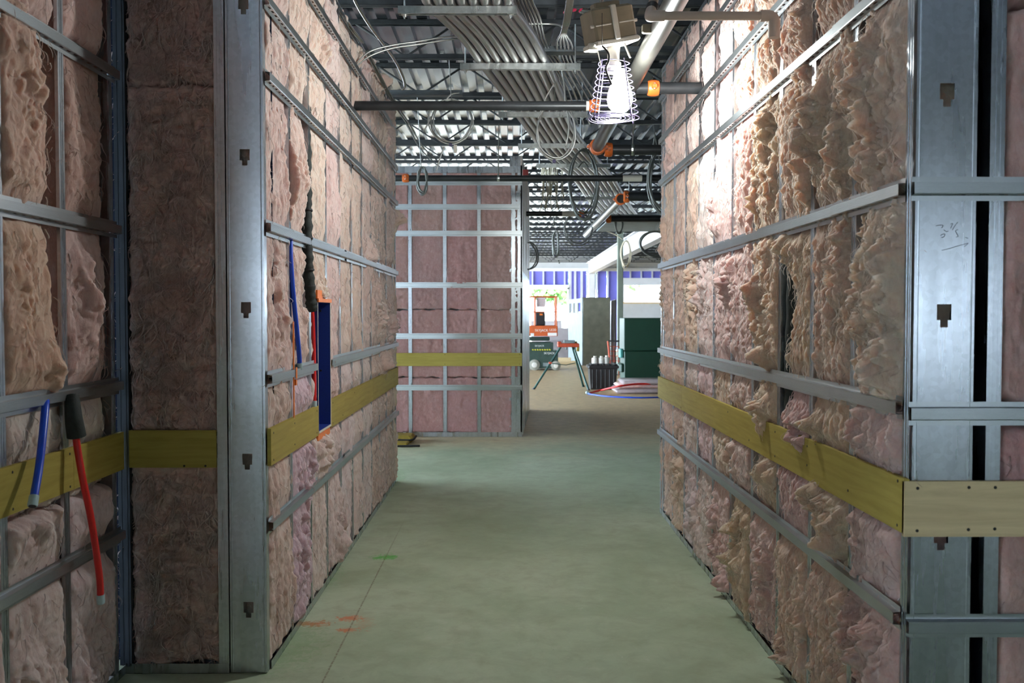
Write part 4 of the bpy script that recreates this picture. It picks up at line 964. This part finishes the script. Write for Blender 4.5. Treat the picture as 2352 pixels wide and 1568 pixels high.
def hose(name, pts, r, mat, lab, cap=None, group='water tubing in the left wall', end=None):
    P = spline(pts, 8); mb = MB(); mb.tube(P, r, 12)
    e = empty(name, P[-1], lab, 'tube', group); obj('tube', mb, M[mat], e, True, auto=40)
    if cap:
        d = (Vector(P[-1])-Vector(P[-2])).normalized(); mb = MB(); mb.lathe([(r*1.18,-.012),(r*1.22,.016),(r*1.12,.022)], P[-1], 14, d); c = obj('end_cap', mb, M[cap], e, True, auto=40)
        mb = MB(); mb.lathe([(r*.9,.0222),(r*.9,.0235)], P[-1], 12, d); obj('cap_hole', mb, M['rubber'], c)
    return e
wl_ = lambda x, y, w: atX(x, y, XL+w)
wa_ = lambda x, y, w: atX(x, y, XA+w)
# foam sleeve on the red tube beside the niche
P = spline([wl_(702,235,-.03), wl_(702,330,-.02), wl_(703,420,-.010), wl_(704,490,-.004), wl_(705,560,.0), wl_(708,620,.006), wl_(713,680,.014), wl_(717,714,.018)], 10)
rr = [.026+.003*math.sin(i*1.7)+.002*math.sin(i*.6) for i in range(len(P))]
mb = MB(); mb.tube(P, rr, 14)
e = empty('foam_sleeve', P[-1], 'wrinkled black foam sleeve in the left wall above the niche', 'pipe sleeve', 'black foam sleeves'); obj('sleeve', mb, M['foam'], e, True)
for f in (.42, .55, .72, .80):
    i = int(f*(len(P)-1)); d = (P[i+1]-P[i]).normalized(); mb = MB(); mb.lathe([(.0285,-.006),(.0305,0),(.0285,.006)], P[i], 14, d); obj('tape_band', mb, M['rubber'], e, True)
hose('red_tube', [wl_(716,700,-.012), wl_(719,760,-.010), wl_(721,830,-.004), wl_(722,900,.002), wl_(722,926,.003)], .011, 'red_pex', 'red water tube ending in a cap beside the blue niche', 'cap')
hose('blue_tube', [wl_(667,540,-.002), wl_(668,600,.004), wl_(674,680,.010), wl_(682,760,.016), wl_(687,815,.016), wl_(688,838,.014)], .011, 'blue_pex', 'blue water tube against the pink batts left of the niche', 'cap')
mb = MB(); fbox(mb, fr_left, 4.135, 4.160, 1.165, 1.215, .0225, .0245); fbox(mb, fr_left, 4.137, 4.157, 1.135, 1.16, .012, .024)
tag(obj('orange_clip', mb, M['orange_trim']), 'small orange clip on the furring channel left of the niche', 'clip')
mb = MB(); fbox(mb, fr_left, 4.128, 4.140, .985, 1.42, .012, .016); tag(obj('orange_strip', mb, M['orange_trim']), 'thin orange strip running down the stud left of the blue tube', 'strip')
# foreground alcove
hose('blue_tube', [wa_(105,915,.004), wa_(104,935,.022), wa_(98,1000,.045), wa_(90,1070,.06), wa_(80,1130,.075), wa_(77,1147,.078)], .0125, 'blue_pex', 'blue water tube with capped end hanging over plywood at far left', 'cap')
P = spline([wa_(165,910,.028), wa_(167,935,.038), wa_(170,965,.045), wa_(176,1002,.048)], 8)
mb = MB(); mb.tube(P, [.024+.008*i/len(P) for i in range(len(P))], 16)
e = empty('foam_sleeve', P[-1], 'short black foam sleeve hanging above the long red tube', 'pipe sleeve', 'black foam sleeves'); obj('sleeve', mb, M['foam'], e, True, auto=50)
hose('red_tube', [wa_(172,985,.048), wa_(178,1030,.055), wa_(190,1100,.07), wa_(207,1180,.08), wa_(220,1260,.085), wa_(229,1330,.085), wa_(231,1372,.083)], .0120, 'red_pex', 'long red water tube with pale cap hanging at far left', 'cap')

# foam sleeve standing in the gap of the right wall
P = spline([(XR+.042,3.730,.93), (XR+.040,3.735,1.2), (XR+.044,3.732,1.5), (XR+.050,3.735,1.80)], 10)
mb = MB(); mb.tube(P, [.034+.002*math.sin(i*1.3) for i in range(len(P))], 16)
e = empty('foam_sleeve', P[0], 'black foam sleeve standing in the gap between batts of the right wall', 'pipe sleeve', 'black foam sleeves'); obj('sleeve', mb, M['foam'], e, True)

# flat tray under the far joists
mb = MB(); mb.box((1.55,14.2,2.90),(2.95,16.4,2.915)); mb.box((1.55,14.2,2.915),(2.95,14.22,2.97)); mb.box((1.55,16.38,2.915),(2.95,16.4,2.97))
tr = tag(obj('cable_tray', mb, M['pale_panel']), 'wide flat cable tray under the far joists right of the slanting pipe', 'cable tray')
for x in (1.7, 2.8):
    mb = MB(); mb.tube([(x,14.645,2.915),(x,14.645,ZJ+.02)], .006, 6); obj('threaded_rod', mb, M['strut'], tr)
# ------------------------------------------------------------------ far wall, openings, beam and columns
YF = 36.0
fr_far = fr_front(YF)
DX0, DX1, DZ = -4.0, at(1307, 700, YF).x, at(1250, 661, YF).z
WX0, WX1, WZ0, WZ1 = at(1431, 700, YF).x, 10.5, at(1480, 692, YF).z, at(1480, 656, YF).z
ZT = 3.12
mb = MB(); fbox(mb, fr_far, -13, 13, ZT, 3.9, -.12, -.02)
wall_far = struct(obj('wall_far', mb, M['wall_board']))
def panel(x0, x1, z0, z1, mat='purple', name='sheathing_panel'):
    mb = MB(); fbox(mb, fr_far, x0, x1, z0, z1, -.10, -.08); return obj(name, mb, M[mat], wall_far)
def fstud(x, z0, z1, w=.06): mb = MB(); fbox(mb, fr_far, x-w/2, x+w/2, z0, z1, -.10, .0); return obj('stud', mb, M['far_metal'], wall_far)
hx = [at(x, 700, YF).x for x in (1199, 1223, 1248, 1273, 1297)]; st = (hx[4]-hx[0])/4
xs = [hx[0]-st*k for k in range(9, 0, -1)] + hx
for i, x in enumerate(xs):
    fstud(x, DZ+.12, ZT)
    nx = xs[i+1] if i+1 < len(xs) else DX1
    panel(x+.03, nx-.03, DZ+.12, ZT)
rx = [at(x, 700, YF).x for x in (1310, 1321, 1336, 1350, 1362, 1371, 1396, 1420)]
for x in rx: fstud(x, .05, ZT, .09 if x in rx[:3] else .06)
for a, b in zip(rx[:-1], rx[1:]): panel(a+.04, b-.04, .05, 1.5); panel(a+.04, b-.04, 1.52, ZT)
panel(-13, DX0, 0, ZT, 'wall_board', 'wall_panel')
ux = [at(x, 700, YF).x for x in (1424, 1448, 1473, 1498)]; s2 = ux[3]-ux[2]; ux += [ux[3]+s2*k for k in range(1, 14)]
for a, b in zip(ux[:-1], ux[1:]):
    fstud(a, WZ1+.30, ZT); panel(a+.03, b-.03, WZ1+.30, ZT)
panel(WX0-.05, 13, 0, WZ0-.05, 'wall_board', 'wall_panel')
for z0, z1, x0, x1, nm in ((ZT-.02, ZT+.10, -13, 13, 'top_track'), (DZ, DZ+.12, DX0, DX1, 'door_header'), (WZ1+.02, WZ1+.30, WX0-.05, 13, 'window_header'), (WZ0-.09, WZ0-.02, WX0-.05, 13, 'window_sill')):
    mb = MB(); fbox(mb, fr_far, x0, x1, z0, z1, -.11, .03); obj(nm, mb, M['white_paint' if nm != 'window_sill' else 'ply_pine'], wall_far)
# wide window strip
wm, wn_, wl2, wb = nodes_of('clear_glass'); wb.inputs['Transmission Weight'].default_value = 1.0; wb.inputs['Roughness'].default_value = 0.0; wb.inputs['IOR'].default_value = 1.02; wb.inputs['Base Color'].default_value = (.96,1,.97,1)
M['glass'] = wm
mb = MB(); fbox(mb, fr_far, WX0, WX0+.05, WZ0-.02, WZ1+.02, -.08, -.02)
win = struct(obj('window_1', mb, M['white_paint']))
mx = at(1489, 700, YF).x
def wbox(nm, x0, x1, z0, z1, mat, w0=-.08, w1=-.02): mb = MB(); fbox(mb, fr_far, x0, x1, z0, z1, w0, w1); return obj(nm, mb, M[mat], win)
edges = [WX0+.05, mx, mx+1.7, mx+3.4, WX1]
for i in range(4):
    wbox('pane', edges[i]+.02, edges[i+1]-.02, WZ0, WZ1, 'glass', -.055, -.05); wbox('mullion', edges[i+1]-.02, edges[i+1]+.02, WZ0, WZ1, 'white_paint')
mb = MB(); fbox(mb, fr_far, DX1-.06, DX1, 0, DZ, -.14, .03); fbox(mb, fr_far, DX0, DX1, DZ-.05, DZ, -.14, .03)
struct(obj('trim_1', mb, M['white_paint']))

def ibeam(name, x, y0, y1, z0, z1, w, mat, lab, cat):
    e = empty(name, (x, (y0+y1)/2, z0), lab, cat)
    for nm, a, b in (('web_plate', (x-.008,y0,z0), (x+.008,y1,z1)), ('bottom_flange', (x-w/2,y0,z0), (x+w/2,y1,z0+.018)), ('top_flange', (x-w/2,y0,z1-.018), (x+w/2,y1,z1))):
        mb = MB(); mb.box(a, b); obj(nm, mb, M[mat], e)
    return e
bx_ = at(1350, 628, 35.5)
ibeam('steel_beam', 3.10, 13.5, 35.9, 2.96, 3.41, .22, 'white_paint', 'long white steel beam under the joists of the far room', 'steel beam')
def column(x, y, z1, w, mat, lab):
    e = empty('steel_column', (x, y, 0), lab, 'column', 'steel columns of the far room')
    mb = MB(); mb.cbox((x-w/2,y-w/2,.02), (x+w/2,y+w/2,z1), .012); obj('shaft', mb, M[mat], e)
    mb = MB(); mb.cbox((x-w*.9,y-w*.9,0), (x+w*.9,y+w*.9,.02), .004); obj('base_plate', mb, M[mat], e)
    mb = MB(); mb.cbox((x-w*.7,y-w*.7,z1), (x+w*.7,y+w*.7,z1+.02), .004); obj('cap_plate', mb, M[mat], e)
column(at(1424, 700, 22).x, 22.0, 3.36, .135, 'column', 'grey-green square steel column behind the green job box')
column(3.10, 34.6, 2.93, .24, 'white_paint', 'white steel column under the far end of the white beam')

# ------------------------------------------------------------------ olive storage cabinet with slots, wrapped panels beside it
Yc = 25.6; c0 = at(1339, 840, Yc); c1 = at(1402, 684, Yc); zt = at(1370, 683, Yc).z
e = empty('storage_cabinet', (c0.x, Yc, 0), 'tall olive grey cabinet with slotted side coloured as daylit in the far room', 'cabinet')
mb = MB(); mb.cbox((c0.x, Yc, .02), (c1.x, Yc+.04, zt), .01); obj('front_panel', mb, M['olive'], e)
lx = c0.x
sk = 2.4                                             # the side runs back and reads wider because it splays
def side(y0, y1, z0, z1, nm='side_panel'):
    mb = MB(); f = lambda y: lx-.02-(y-Yc)*.235/sk
    mb.add([(f(y0)+.03, y0, z0), (f(y1)+.03, y1, z0), (f(y1)+.03, y1, z1), (f(y0)+.03, y0, z1), (f(y0), y0, z0), (f(y1), y1, z0), (f(y1), y1, z1), (f(y0), y0, z1)], [(0,1,2,3),(7,6,5,4),(0,4,5,1),(1,5,6,2),(2,6,7,3),(3,7,4,0)])
    obj(nm, mb, M['pale_panel'], e)  # paler than the front: daylight on this side is put into its colour
side(Yc, Yc+sk, .02, zt-.42); side(Yc, Yc+sk, zt-.14, zt-.02)
for k in range(4): side(Yc+.02+k*.72, Yc+.02+k*.72+.30-(.1 if k == 3 else 0), zt-.42, zt-.14, 'slot_post')
mb = MB(); mb.box((lx-.02,Yc,zt-.02),(c1.x,Yc+.6,zt)); obj('top_panel', mb, M['olive'], e)
a = at(1403, 690, 26.4); b = at(1417, 690, 26.4)
e = empty('wrapped_panels', (a.x, 26.4, 0), 'upright bundle of panels in clear wrap behind the green column', 'panel bundle')
for k in range(4):
    w_ = (b.x-a.x)/4; mb = MB(); mb.cbox((a.x+w_*k, 26.4+.02*k, .0), (a.x+w_*(k+.86), 26.9, a.z+.01*k), .01); obj('panel', mb, M['poly' if k % 2 else 'far_metal'], e)

# ------------------------------------------------------------------ green job box
Yg = 19.4; g0 = at(1434, 880, Yg).x; g1 = g0+1.22; gz1 = at(1470, 730, Yg).z; gz0 = at(1470, 874, Yg).z; gm = at(1470, 805, Yg).z
e = empty('job_box', (g0+.5, Yg, 0), 'big dark green steel job box behind the end of the right wall', 'tool box')
mb = MB(); mb.cbox((g0,Yg,gz0),(g1,Yg+.75,gm-.01), .012); obj('chest', mb, M['green_box'], e)
mb = MB(); mb.cbox((g0-.012,Yg-.012,gm),(g1,Yg+.762,gz1), .012); obj('lid', mb, M['green_box'], e)
mb = MB(); mb.cbox((g0-.075,Yg+.12,gm-.16),(g0-.012,Yg+.45,gm+.03), .012); obj('side_handle', mb, M['teal'], e)
mb = MB(); mb.cbox((g0-.075,Yg+.05,.22),(g0,Yg+.6,gm-.28), .02); obj('side_pocket', mb, M['green_box'], e)
for xx in (g0+.02, g0+.42, g0+.95): mb = MB(); mb.cbox((xx,Yg+.04,0),(xx+.2,Yg+.7,gz0), .01); obj('skid', mb, M['green_box' if xx < g0+.2 else 'joist'], e)
# red cart behind it
e = empty('red_cart', at(1402, 860, 21.5), 'red wire cart with dark handle between cabinet and green job box', 'cart')
p = [at(1396,783,21.5), at(1398,800,21.5), at(1402,850,21.5), at(1404,868,21.5)]; mb = MB(); mb.tube(p, .02, 8); obj('post', mb, M['vise_red'], e)
mb = MB(); mb.tube([at(1397,783,21.5), at(1432,783,21.5)], .02, 8); obj('handle', mb, M['joist'], e)
for y in (795, 806, 817, 828): mb = MB(); mb.tube([at(1399,y,21.5), at(1428,y+1,21.5)], .008, 6); obj('wire', mb, M['vise_red'], e)
for x in (1410, 1420): mb = MB(); mb.tube([at(x,795,21.5), at(x+1,868,21.5)], .007, 6); obj('wire', mb, M['vise_red'], e)

# ------------------------------------------------------------------ black tote with bottles
Yt = 17.7; t0 = at(1353, 900, Yt).x; t1 = at(1419, 900, Yt).x; tz = at(1380, 836, Yt).z
e = empty('storage_tote', ((t0+t1)/2, Yt, 0), 'black ribbed plastic storage tote on the dusty floor', 'tote')
mb = MB(); d = .035
for z0_, z1_, in_ in ((.0, tz-.09, 1),):
    bot = [(t0+d,Yt+.02,0),(t1-d,Yt+.02,0),(t1-d,Yt+.40,0),(t0+d,Yt+.40,0)]; top = [(t0+.01,Yt,z1_),(t1-.01,Yt,z1_),(t1-.01,Yt+.43,z1_),(t0+.01,Yt+.43,z1_)]
    mb.add(bot+top, [(3,2,1,0),(4,5,6,7),(0,1,5,4),(1,2,6,5),(2,3,7,6),(3,0,4,7)])
obj('bin', mb, M['black_plastic'], e)
for k in range(6):
    x = t0+.07+(t1-t0-.14)*k/5; mb = MB(); mb.cbox((x-.012,Yt-.006,.03),(x+.012,Yt+.03,tz-.10), .004); obj('rib', mb, M['black_plastic'], e)
mb = MB(); mb.cbox((t0-.02,Yt-.02,tz-.09),(t1+.02,Yt+.45,tz-.02), .02); lid = obj('lid', mb, M['black_plastic'], e)
for k in range(5): x = t0+.03+(t1-t0-.10)*k/4; mb = MB(); mb.cbox((x,Yt-.01,tz-.022),(x+.06,Yt+.43,tz+.004), .008); obj('lid_ridge', mb, M['black_plastic'], lid)
for px, r, lab in ((1369,.066,'left'), (1384,.064,'middle'), (1396,.058,'right')):
    x = at(px, 825, Yt).x; h = .12 if px < 1390 else .13; mb = MB()
    mb.lathe([(r*.92,0),(r,.01),(r,h*.75),(r*.82,h*.9),(r*.5,h*.95),(r*.45,h*1.08)], (x, Yt+.2, tz+.004), 16)
    c = obj('plastic_jug', mb, M['white_plastic'], None, True, auto=40); tag(c, f'white plastic jug on the black tote, {lab} one of three', 'jug', 'jugs on the tote')
    mb = MB(); mb.lathe([(r*.5,h*1.05),(r*.5,h*1.18)], (x, Yt+.2, tz+.004), 12); obj('jug_cap', mb, M['white_plastic'], c)

# ------------------------------------------------------------------ tripod pipe vise
Yv = 17.9
e = empty('tripod_stand', at(1300, 893, Yv), 'green legged tripod stand with rusty red vise top', 'tripod stand')
V = lambda x, y, dy=0: at(x, y, Yv+dy)
for a, b in ((V(1289,795), V(1226,893,-.1)), (V(1315,796), V(1340,891,.5)), (V(1318,797,.05), V(1352,897,-.35))):
    b.z = .0; mb = MB(); mb.tube([a, b], .020, 10); lg = obj('leg', mb, M['leg_green'], e, True, auto=40)
    mb = MB(); mb.lathe([(.028,0),(.024,.03)], b, 8); obj('foot', mb, M['rubber'], lg)
mb = MB(); mb.cbox((V(1281,0).x, Yv-.07, V(0,797).z), (V(1332,0).x, Yv+.07, V(0,788).z), .015); obj('vise_base', mb, M['vise_red'], e)
mb = MB(); mb.cbox((V(1281,0).x, Yv-.05, V(0,792).z), (V(1291,0).x, Yv+.05, V(0,784).z), .015); obj('vise_nose', mb, M['vise_red'], e)
for x in (1301, 1321): mb = MB(); mb.tube([V(x,797), V(x,803)], .014, 8); obj('vise_screw', mb, M['leg_green'], e)
mb = MB(); mb.tube([V(1321,785,.04), V(1328,797,.02), V(1327,806)], .03, 8); obj('vise_chain', mb, M['debris'], e)
mb = MB(); mb.tube([V(1264,834,-.05), V(1300,838,.1), V(1322,833,.2)], .009, 6); obj('brace', mb, M['leg_green'], e); mb = MB(); mb.cbox((-.03,-.03,-.02),(.03,.03,.02), .006, Matrix.Translation(V(1264,833,-.05))); obj('brace_joint', mb, M['vise_red'], e)
mb = MB(); mb.cbox((V(1296,0).x, Yv-.05, V(0,788).z), (V(1322,0).x, Yv+.05, V(0,781).z), .01)
tag(obj('parts_box', mb, M['pale_panel']), 'small grey box lying on top of the tripod stand', 'box')

# ------------------------------------------------------------------ insulation bundle and tubing on the dusty floor
pk = atZ(1415, 905, 0)
e = empty('insulation_bundle', (pk.x+.6, 16.9, 0), 'flat pink insulation bundle in plastic on the floor by the job box', 'insulation')
for k, (z0, z1, ox, mt) in enumerate(((0,.10,0,'poly'), (.10,.16,.05,'wool'), (.16,.24,.12,'poly'))):
    mb = MB(); mb.cbox((pk.x+ox, 16.75, z0), (pk.x+1.3, 17.6, z1), .035); obj('bundle_layer', mb, M[mt], e, True, color=PINK)
cable('red_tube', [atZ(1351,903,.012), atZ(1380,896,.05), at(1420,887,16.6), at(1460,882,16.7), at(1500,881,16.8), at(1540,881,16.9)], .018, 'red_pex', 'red tubing bowed over the floor before the tote', 'tubing on the far floor')
cable('blue_tube', [atZ(1351,904,.012), atZ(1385,909,.012), atZ(1430,912,.012), atZ(1480,913,.012), atZ(1540,911,.012)], .014, 'blue_pex', 'blue tubing lying on the floor before the pink bundle', 'tubing on the far floor')
p = atZ(1350, 902, .02); mb = MB(); mb.cbox((p.x-.04,p.y-.03,.0),(p.x+.03,p.y+.03,.05), .012); tag(obj('tube_fitting', mb, M['cap']), 'pale fitting joining the red and blue tubing', 'fitting')
# mustard bag at the foot of the end wall
q = atZ(945, 1018, 0)
e = empty('tool_bag', (q.x-.15, q.y, 0), 'mustard yellow bag with dark straps lying before the end wall', 'bag')
mb = MB(); mb.cbox((q.x-.55,q.y,0),(q.x+.02,q.y+.30,.085), .03); obj('bag_body', mb, M['debris'], e)
mb = MB(); mb.cbox((q.x-.55,q.y-.22,0),(q.x-.02,q.y+.02,.035), .012); obj('bag_flap', mb, M['debris'], e)
mb = MB(); mb.tube(spline([(q.x-.5,q.y-.03,.05),(q.x-.2,q.y-.03,.045),(q.x+.0,q.y-.01,.04),(q.x+.045,q.y+.1,.07)]), .012, 6); mb.tube(spline([(q.x-.5,q.y-.2,.04),(q.x-.2,q.y-.3,.015),(q.x+.12,q.y-.26,.012)]), .012, 6); obj('strap', mb, M['rubber'], e)

# ------------------------------------------------------------------ scissor lift
Ys = 23.8; S = lambda x, y, dy=0: at(x, y, Ys+dy)
e = empty('scissor_lift', S(1230, 850), 'orange and dark green scissor lift in the far doorway light', 'scissor lift')
lx0 = S(1282,0).x-1.75; lx1 = S(1282,0).x
def zz(y): return S(0, y).z
def lbox(nm, x0, x1, z0, z1, y0, y1, mat, par=None, c=.012):
    mb = MB(); mb.cbox((x0,y0,z0),(x1,y1,z1), c); return obj(nm, mb, M[mat], par or e)
plat = lbox('platform_skirt', lx0, lx1, zz(772), zz(748), Ys, Ys+.05, 'lift_orange')
lbox('platform_deck', lx0, lx1, zz(772)+.02, zz(770)+.03, Ys, Ys+.8, 'lift_orange'); lbox('platform_skirt', lx0, lx1, zz(772), zz(748), Ys+.75, Ys+.8, 'lift_orange')
for x in (lx0, S(1228,0).x, lx1-.05):
    for y in (Ys, Ys+.75): lbox('rail_post', x, x+.04, zz(748), zz(679), y, y+.05, 'lift_orange')
for z in (zz(681), zz(716)):
    for y in (Ys, Ys+.75): lbox('guard_rail', lx0, lx1, z-.016, z+.016, y, y+.032, 'lift_orange')
    for x in (lx0, lx1-.045): lbox('guard_rail', x, x+.045, z-.016, z+.016, Ys+.05, Ys+.75, 'lift_orange')
sx0, sx1 = S(1211,0).x-1.2, S(1270,0).x
for k in range(3):
    z0 = zz(800)+.02; mb = MB(); a, b = (sx0, sx1) if k % 2 == 0 else (sx1, sx0)
    h = zz(772)-zz(806)
    mb.cbox((sx0+.02*k,Ys+.06+.1*k,zz(806)+h*k/3),(sx1-.03*k,Ys+.16+.1*k,zz(806)+h*(k+.85)/3), .02); obj('scissor_arm', mb, M['lift_green'], e)
lbox('arm_cover', S(1222,0).x-1, S(1272,0).x, zz(808), zz(786), Ys+.02, Ys+.06, 'lift_green')
ch = lbox('chassis', S(1229,0).x-1.1, S(1283,0).x, zz(846), zz(805), Ys-.02, Ys+.8, 'lift_green', None, .02)
for k in range(8):
    x = S(1224+k*5.6, 0).x; mb = MB(); p = (x, Ys-.022, zz(803)); m = Matrix.Translation(Vector((x, Ys+.015, zz(803)))) @ Matrix.Rotation(.5, 4, 'Y'); mb.box((-.012,-.002,-.014),(.026,.002,.014), m); obj('hazard_stripe', mb, M['yellow'], e)
for x, r in ((1228, .14), (1278, .12)):
    for y in (Ys-.06, Ys+.68):
        c = S(x, 0); mb = MB(); mb.lathe([(r*.75,0),(r,.02),(r,.10),(r*.75,.12)], (c.x, y, r), 20, (0,1,0)); w = obj('wheel', mb, M['tyre'], e, True, auto=40)
        mb = MB(); mb.lathe([(r*.5,-.004),(r*.45,-.02),(r*.12,-.022)], (c.x, y, r), 14, (0,1,0)); obj('hub', mb, M['white_plastic'], w)
def text(body, x, z, y, size, par, mat='white_print'):
    cu = bpy.data.curves.new('lettering', 'FONT'); cu.body = body; cu.size = size; cu.extrude = .002
    t = bpy.data.objects.new('lettering_source', cu); COL.objects.link(t); dg = bpy.context.evaluated_depsgraph_get()
    me = bpy.data.meshes.new_from_object(t.evaluated_get(dg)); bpy.data.objects.remove(t)
    me.transform(Matrix.Rotation(math.pi/2, 4, 'X')); me.materials.clear(); me.materials.append(M[mat])
    o = bpy.data.objects.new('lettering', me); COL.objects.link(o); o.parent = par; o.location = Vector((x, y, z)) - WLOC[par.name]; return o
text('SKYJACK', S(1229,0).x, zz(761), Ys-.003, .085, plat); text('LE20', S(1263,0).x, zz(760), Ys-.003, .085, plat)
text('SKYJACK', S(1229,0).x, zz(796), Ys+.016, .06, e); text('SKYJACK', S(1250,0).x, zz(813), Ys-.024, .07, ch)
lbox('label_plate', S(1259,0).x, S(1280,0).x, zz(771), zz(764), Ys-.006, Ys-.001, 'white_print', plat, .001); lbox('label_plate', S(1219,0).x, S(1227,0).x, zz(772), zz(765), Ys-.006, Ys-.001, 'white_print', plat, .001)
lbox('label_plate', S(1248,0).x, S(1270,0).x, zz(841), zz(833), Ys-.026, Ys-.021, 'pale_panel', ch, .001)
mb = MB(); mb.cbox((S(1233,0).x,Ys+.06,zz(705)),(S(1254,0).x,Ys+.09,zz(683)), .004); bd = tag(obj('notice_board', mb, M['drywall']), 'pale dotted board strapped to the scissor lift rail', 'board')
for i in range(5):
    for j in range(5): p_ = Vector((S(1236+i*3.7,0).x, Ys+.058, zz(702-j*3.6))); m2 = MB(); m2.lathe([(.009,0),(.009,.003)], p_, 8, (0,-1,0)); obj('dot', m2, M['vise_red'], bd)
mb = MB(); mb.cbox((S(1231,0).x,Ys+.3,zz(748)+.0),(S(1254,0).x,Ys+.6,zz(717)), .02); tb = tag(obj('tool_crate', mb, M['black_plastic']), 'black crate standing on the scissor lift platform', 'crate')
lbox('crate_label', S(1241,0).x, S(1248,0).x, zz(724), zz(720), Ys+.295, Ys+.3, 'orange_trim', tb, .001)
tb.location.z += 0

# drywall offcuts heaped behind the lift
rd = random.Random(3)
for k, (x, y, w, h, lean, yaw, dy, lab) in enumerate(((1290, 800, .9, 1.1, .55, .3, 5.2, 'tallest drywall offcut leaning behind the scissor lift'), (1288, 830, .9, .7, .9, -.2, 4.6, 'low drywall offcut sloping right of the scissor lift'),
        (1297, 812, .8, .8, .75, .5, 4.4, 'middle drywall offcut leaning in the heap behind the lift'), (1258, 800, 1.0, 1.25, .35, .1, 6.0, 'upright drywall offcut seen through the lift rails'))):
    p = atZ(x, 0, 0) if False else at(x, y, Ys+dy); m = Matrix.Translation(Vector((p.x, p.y, .05))) @ Matrix.Rotation(yaw, 4, 'Z') @ Matrix.Rotation(-lean, 4, 'X')
    mb = MB(); mb.cbox((-w/2,-.01,0),(w/2,.01,h), .004, m); tag(obj('drywall_offcut', mb, M['drywall']), lab, 'drywall piece', 'drywall heap behind the lift')
for k, (x, y, ln) in enumerate(((1268, 823, .75), (1280, 817, .5))):
    p = at(x, y, 26.5+k); mb = MB(); mb.cbox((p.x-.1,p.y,0.0),(p.x+ln,p.y+.1,.10+.05*k), .006); tag(obj('timber_length', mb, M['ply_pine']), f'timber length on the floor behind the tripod stand, {("near","far")[k]} one', 'timber')

# ------------------------------------------------------------------ outdoors beyond the openings
mb = MB(); mb.add([(-60,37,-.12),(70,37,-.12),(70,140,-.12),(-60,140,-.12),(-60,37,-.3),(70,37,-.3),(70,140,-.3),(-60,140,-.3)], [(0,1,2,3),(7,6,5,4),(0,4,5,1),(1,5,6,2),(2,6,7,3),(3,7,4,0)])
g = obj('ground', mb, M['ground']); g['kind'] = 'structure'
rt = np.random.RandomState(4)
def tree(x, y, h, r, lab):
    e = empty('broadleaf_tree', (x, y, -.12), lab, 'tree', 'trees outside the far openings')
    mb = MB(); mb.tube([(x,y,-.12),(x+.1,y,h*.35),(x,y+.1,h*.7)], [.2,.15,.07], 8); obj('trunk', mb, M['column'], e, True)
    n = 1500; d = rt.normal(size=(n,3)); d /= np.linalg.norm(d, axis=1)[:,None]; rad = r*(.45+.55*rt.rand(n))[:,None]
    c = np.array([x,y,h*.68]) + d*rad*np.array([1,1,h/r*.36]); s = .22+.2*rt.rand(n)
    a = rt.normal(size=(n,3)); a /= np.linalg.norm(a, axis=1)[:,None]; b = np.cross(a, d); b /= np.linalg.norm(b, axis=1)[:,None]+1e-6
    q = np.stack([c-a*s[:,None], c-b*s[:,None]*.5, c+a*s[:,None], c+b*s[:,None]*.5], 1).reshape(-1,3)
    f = obj('foliage', (q, np.arange(n*4).reshape(-1,4)), M['leaf'], e); f['kind'] = 'stuff'
for i, (x, y, h, r, lab) in enumerate(((-1.5,62,8,3.2,'green tree outside the wide doorway, left of the scissor lift rail'), (3.2,58,6,2.6,'green tree outside the wide doorway, right of the scissor lift'), (7.5,66,9,3.6,'tree outside beyond the strip window'), (14,64,8,3.4,'tree outside far right of the strip window'))): tree(x, y, h, r, lab)
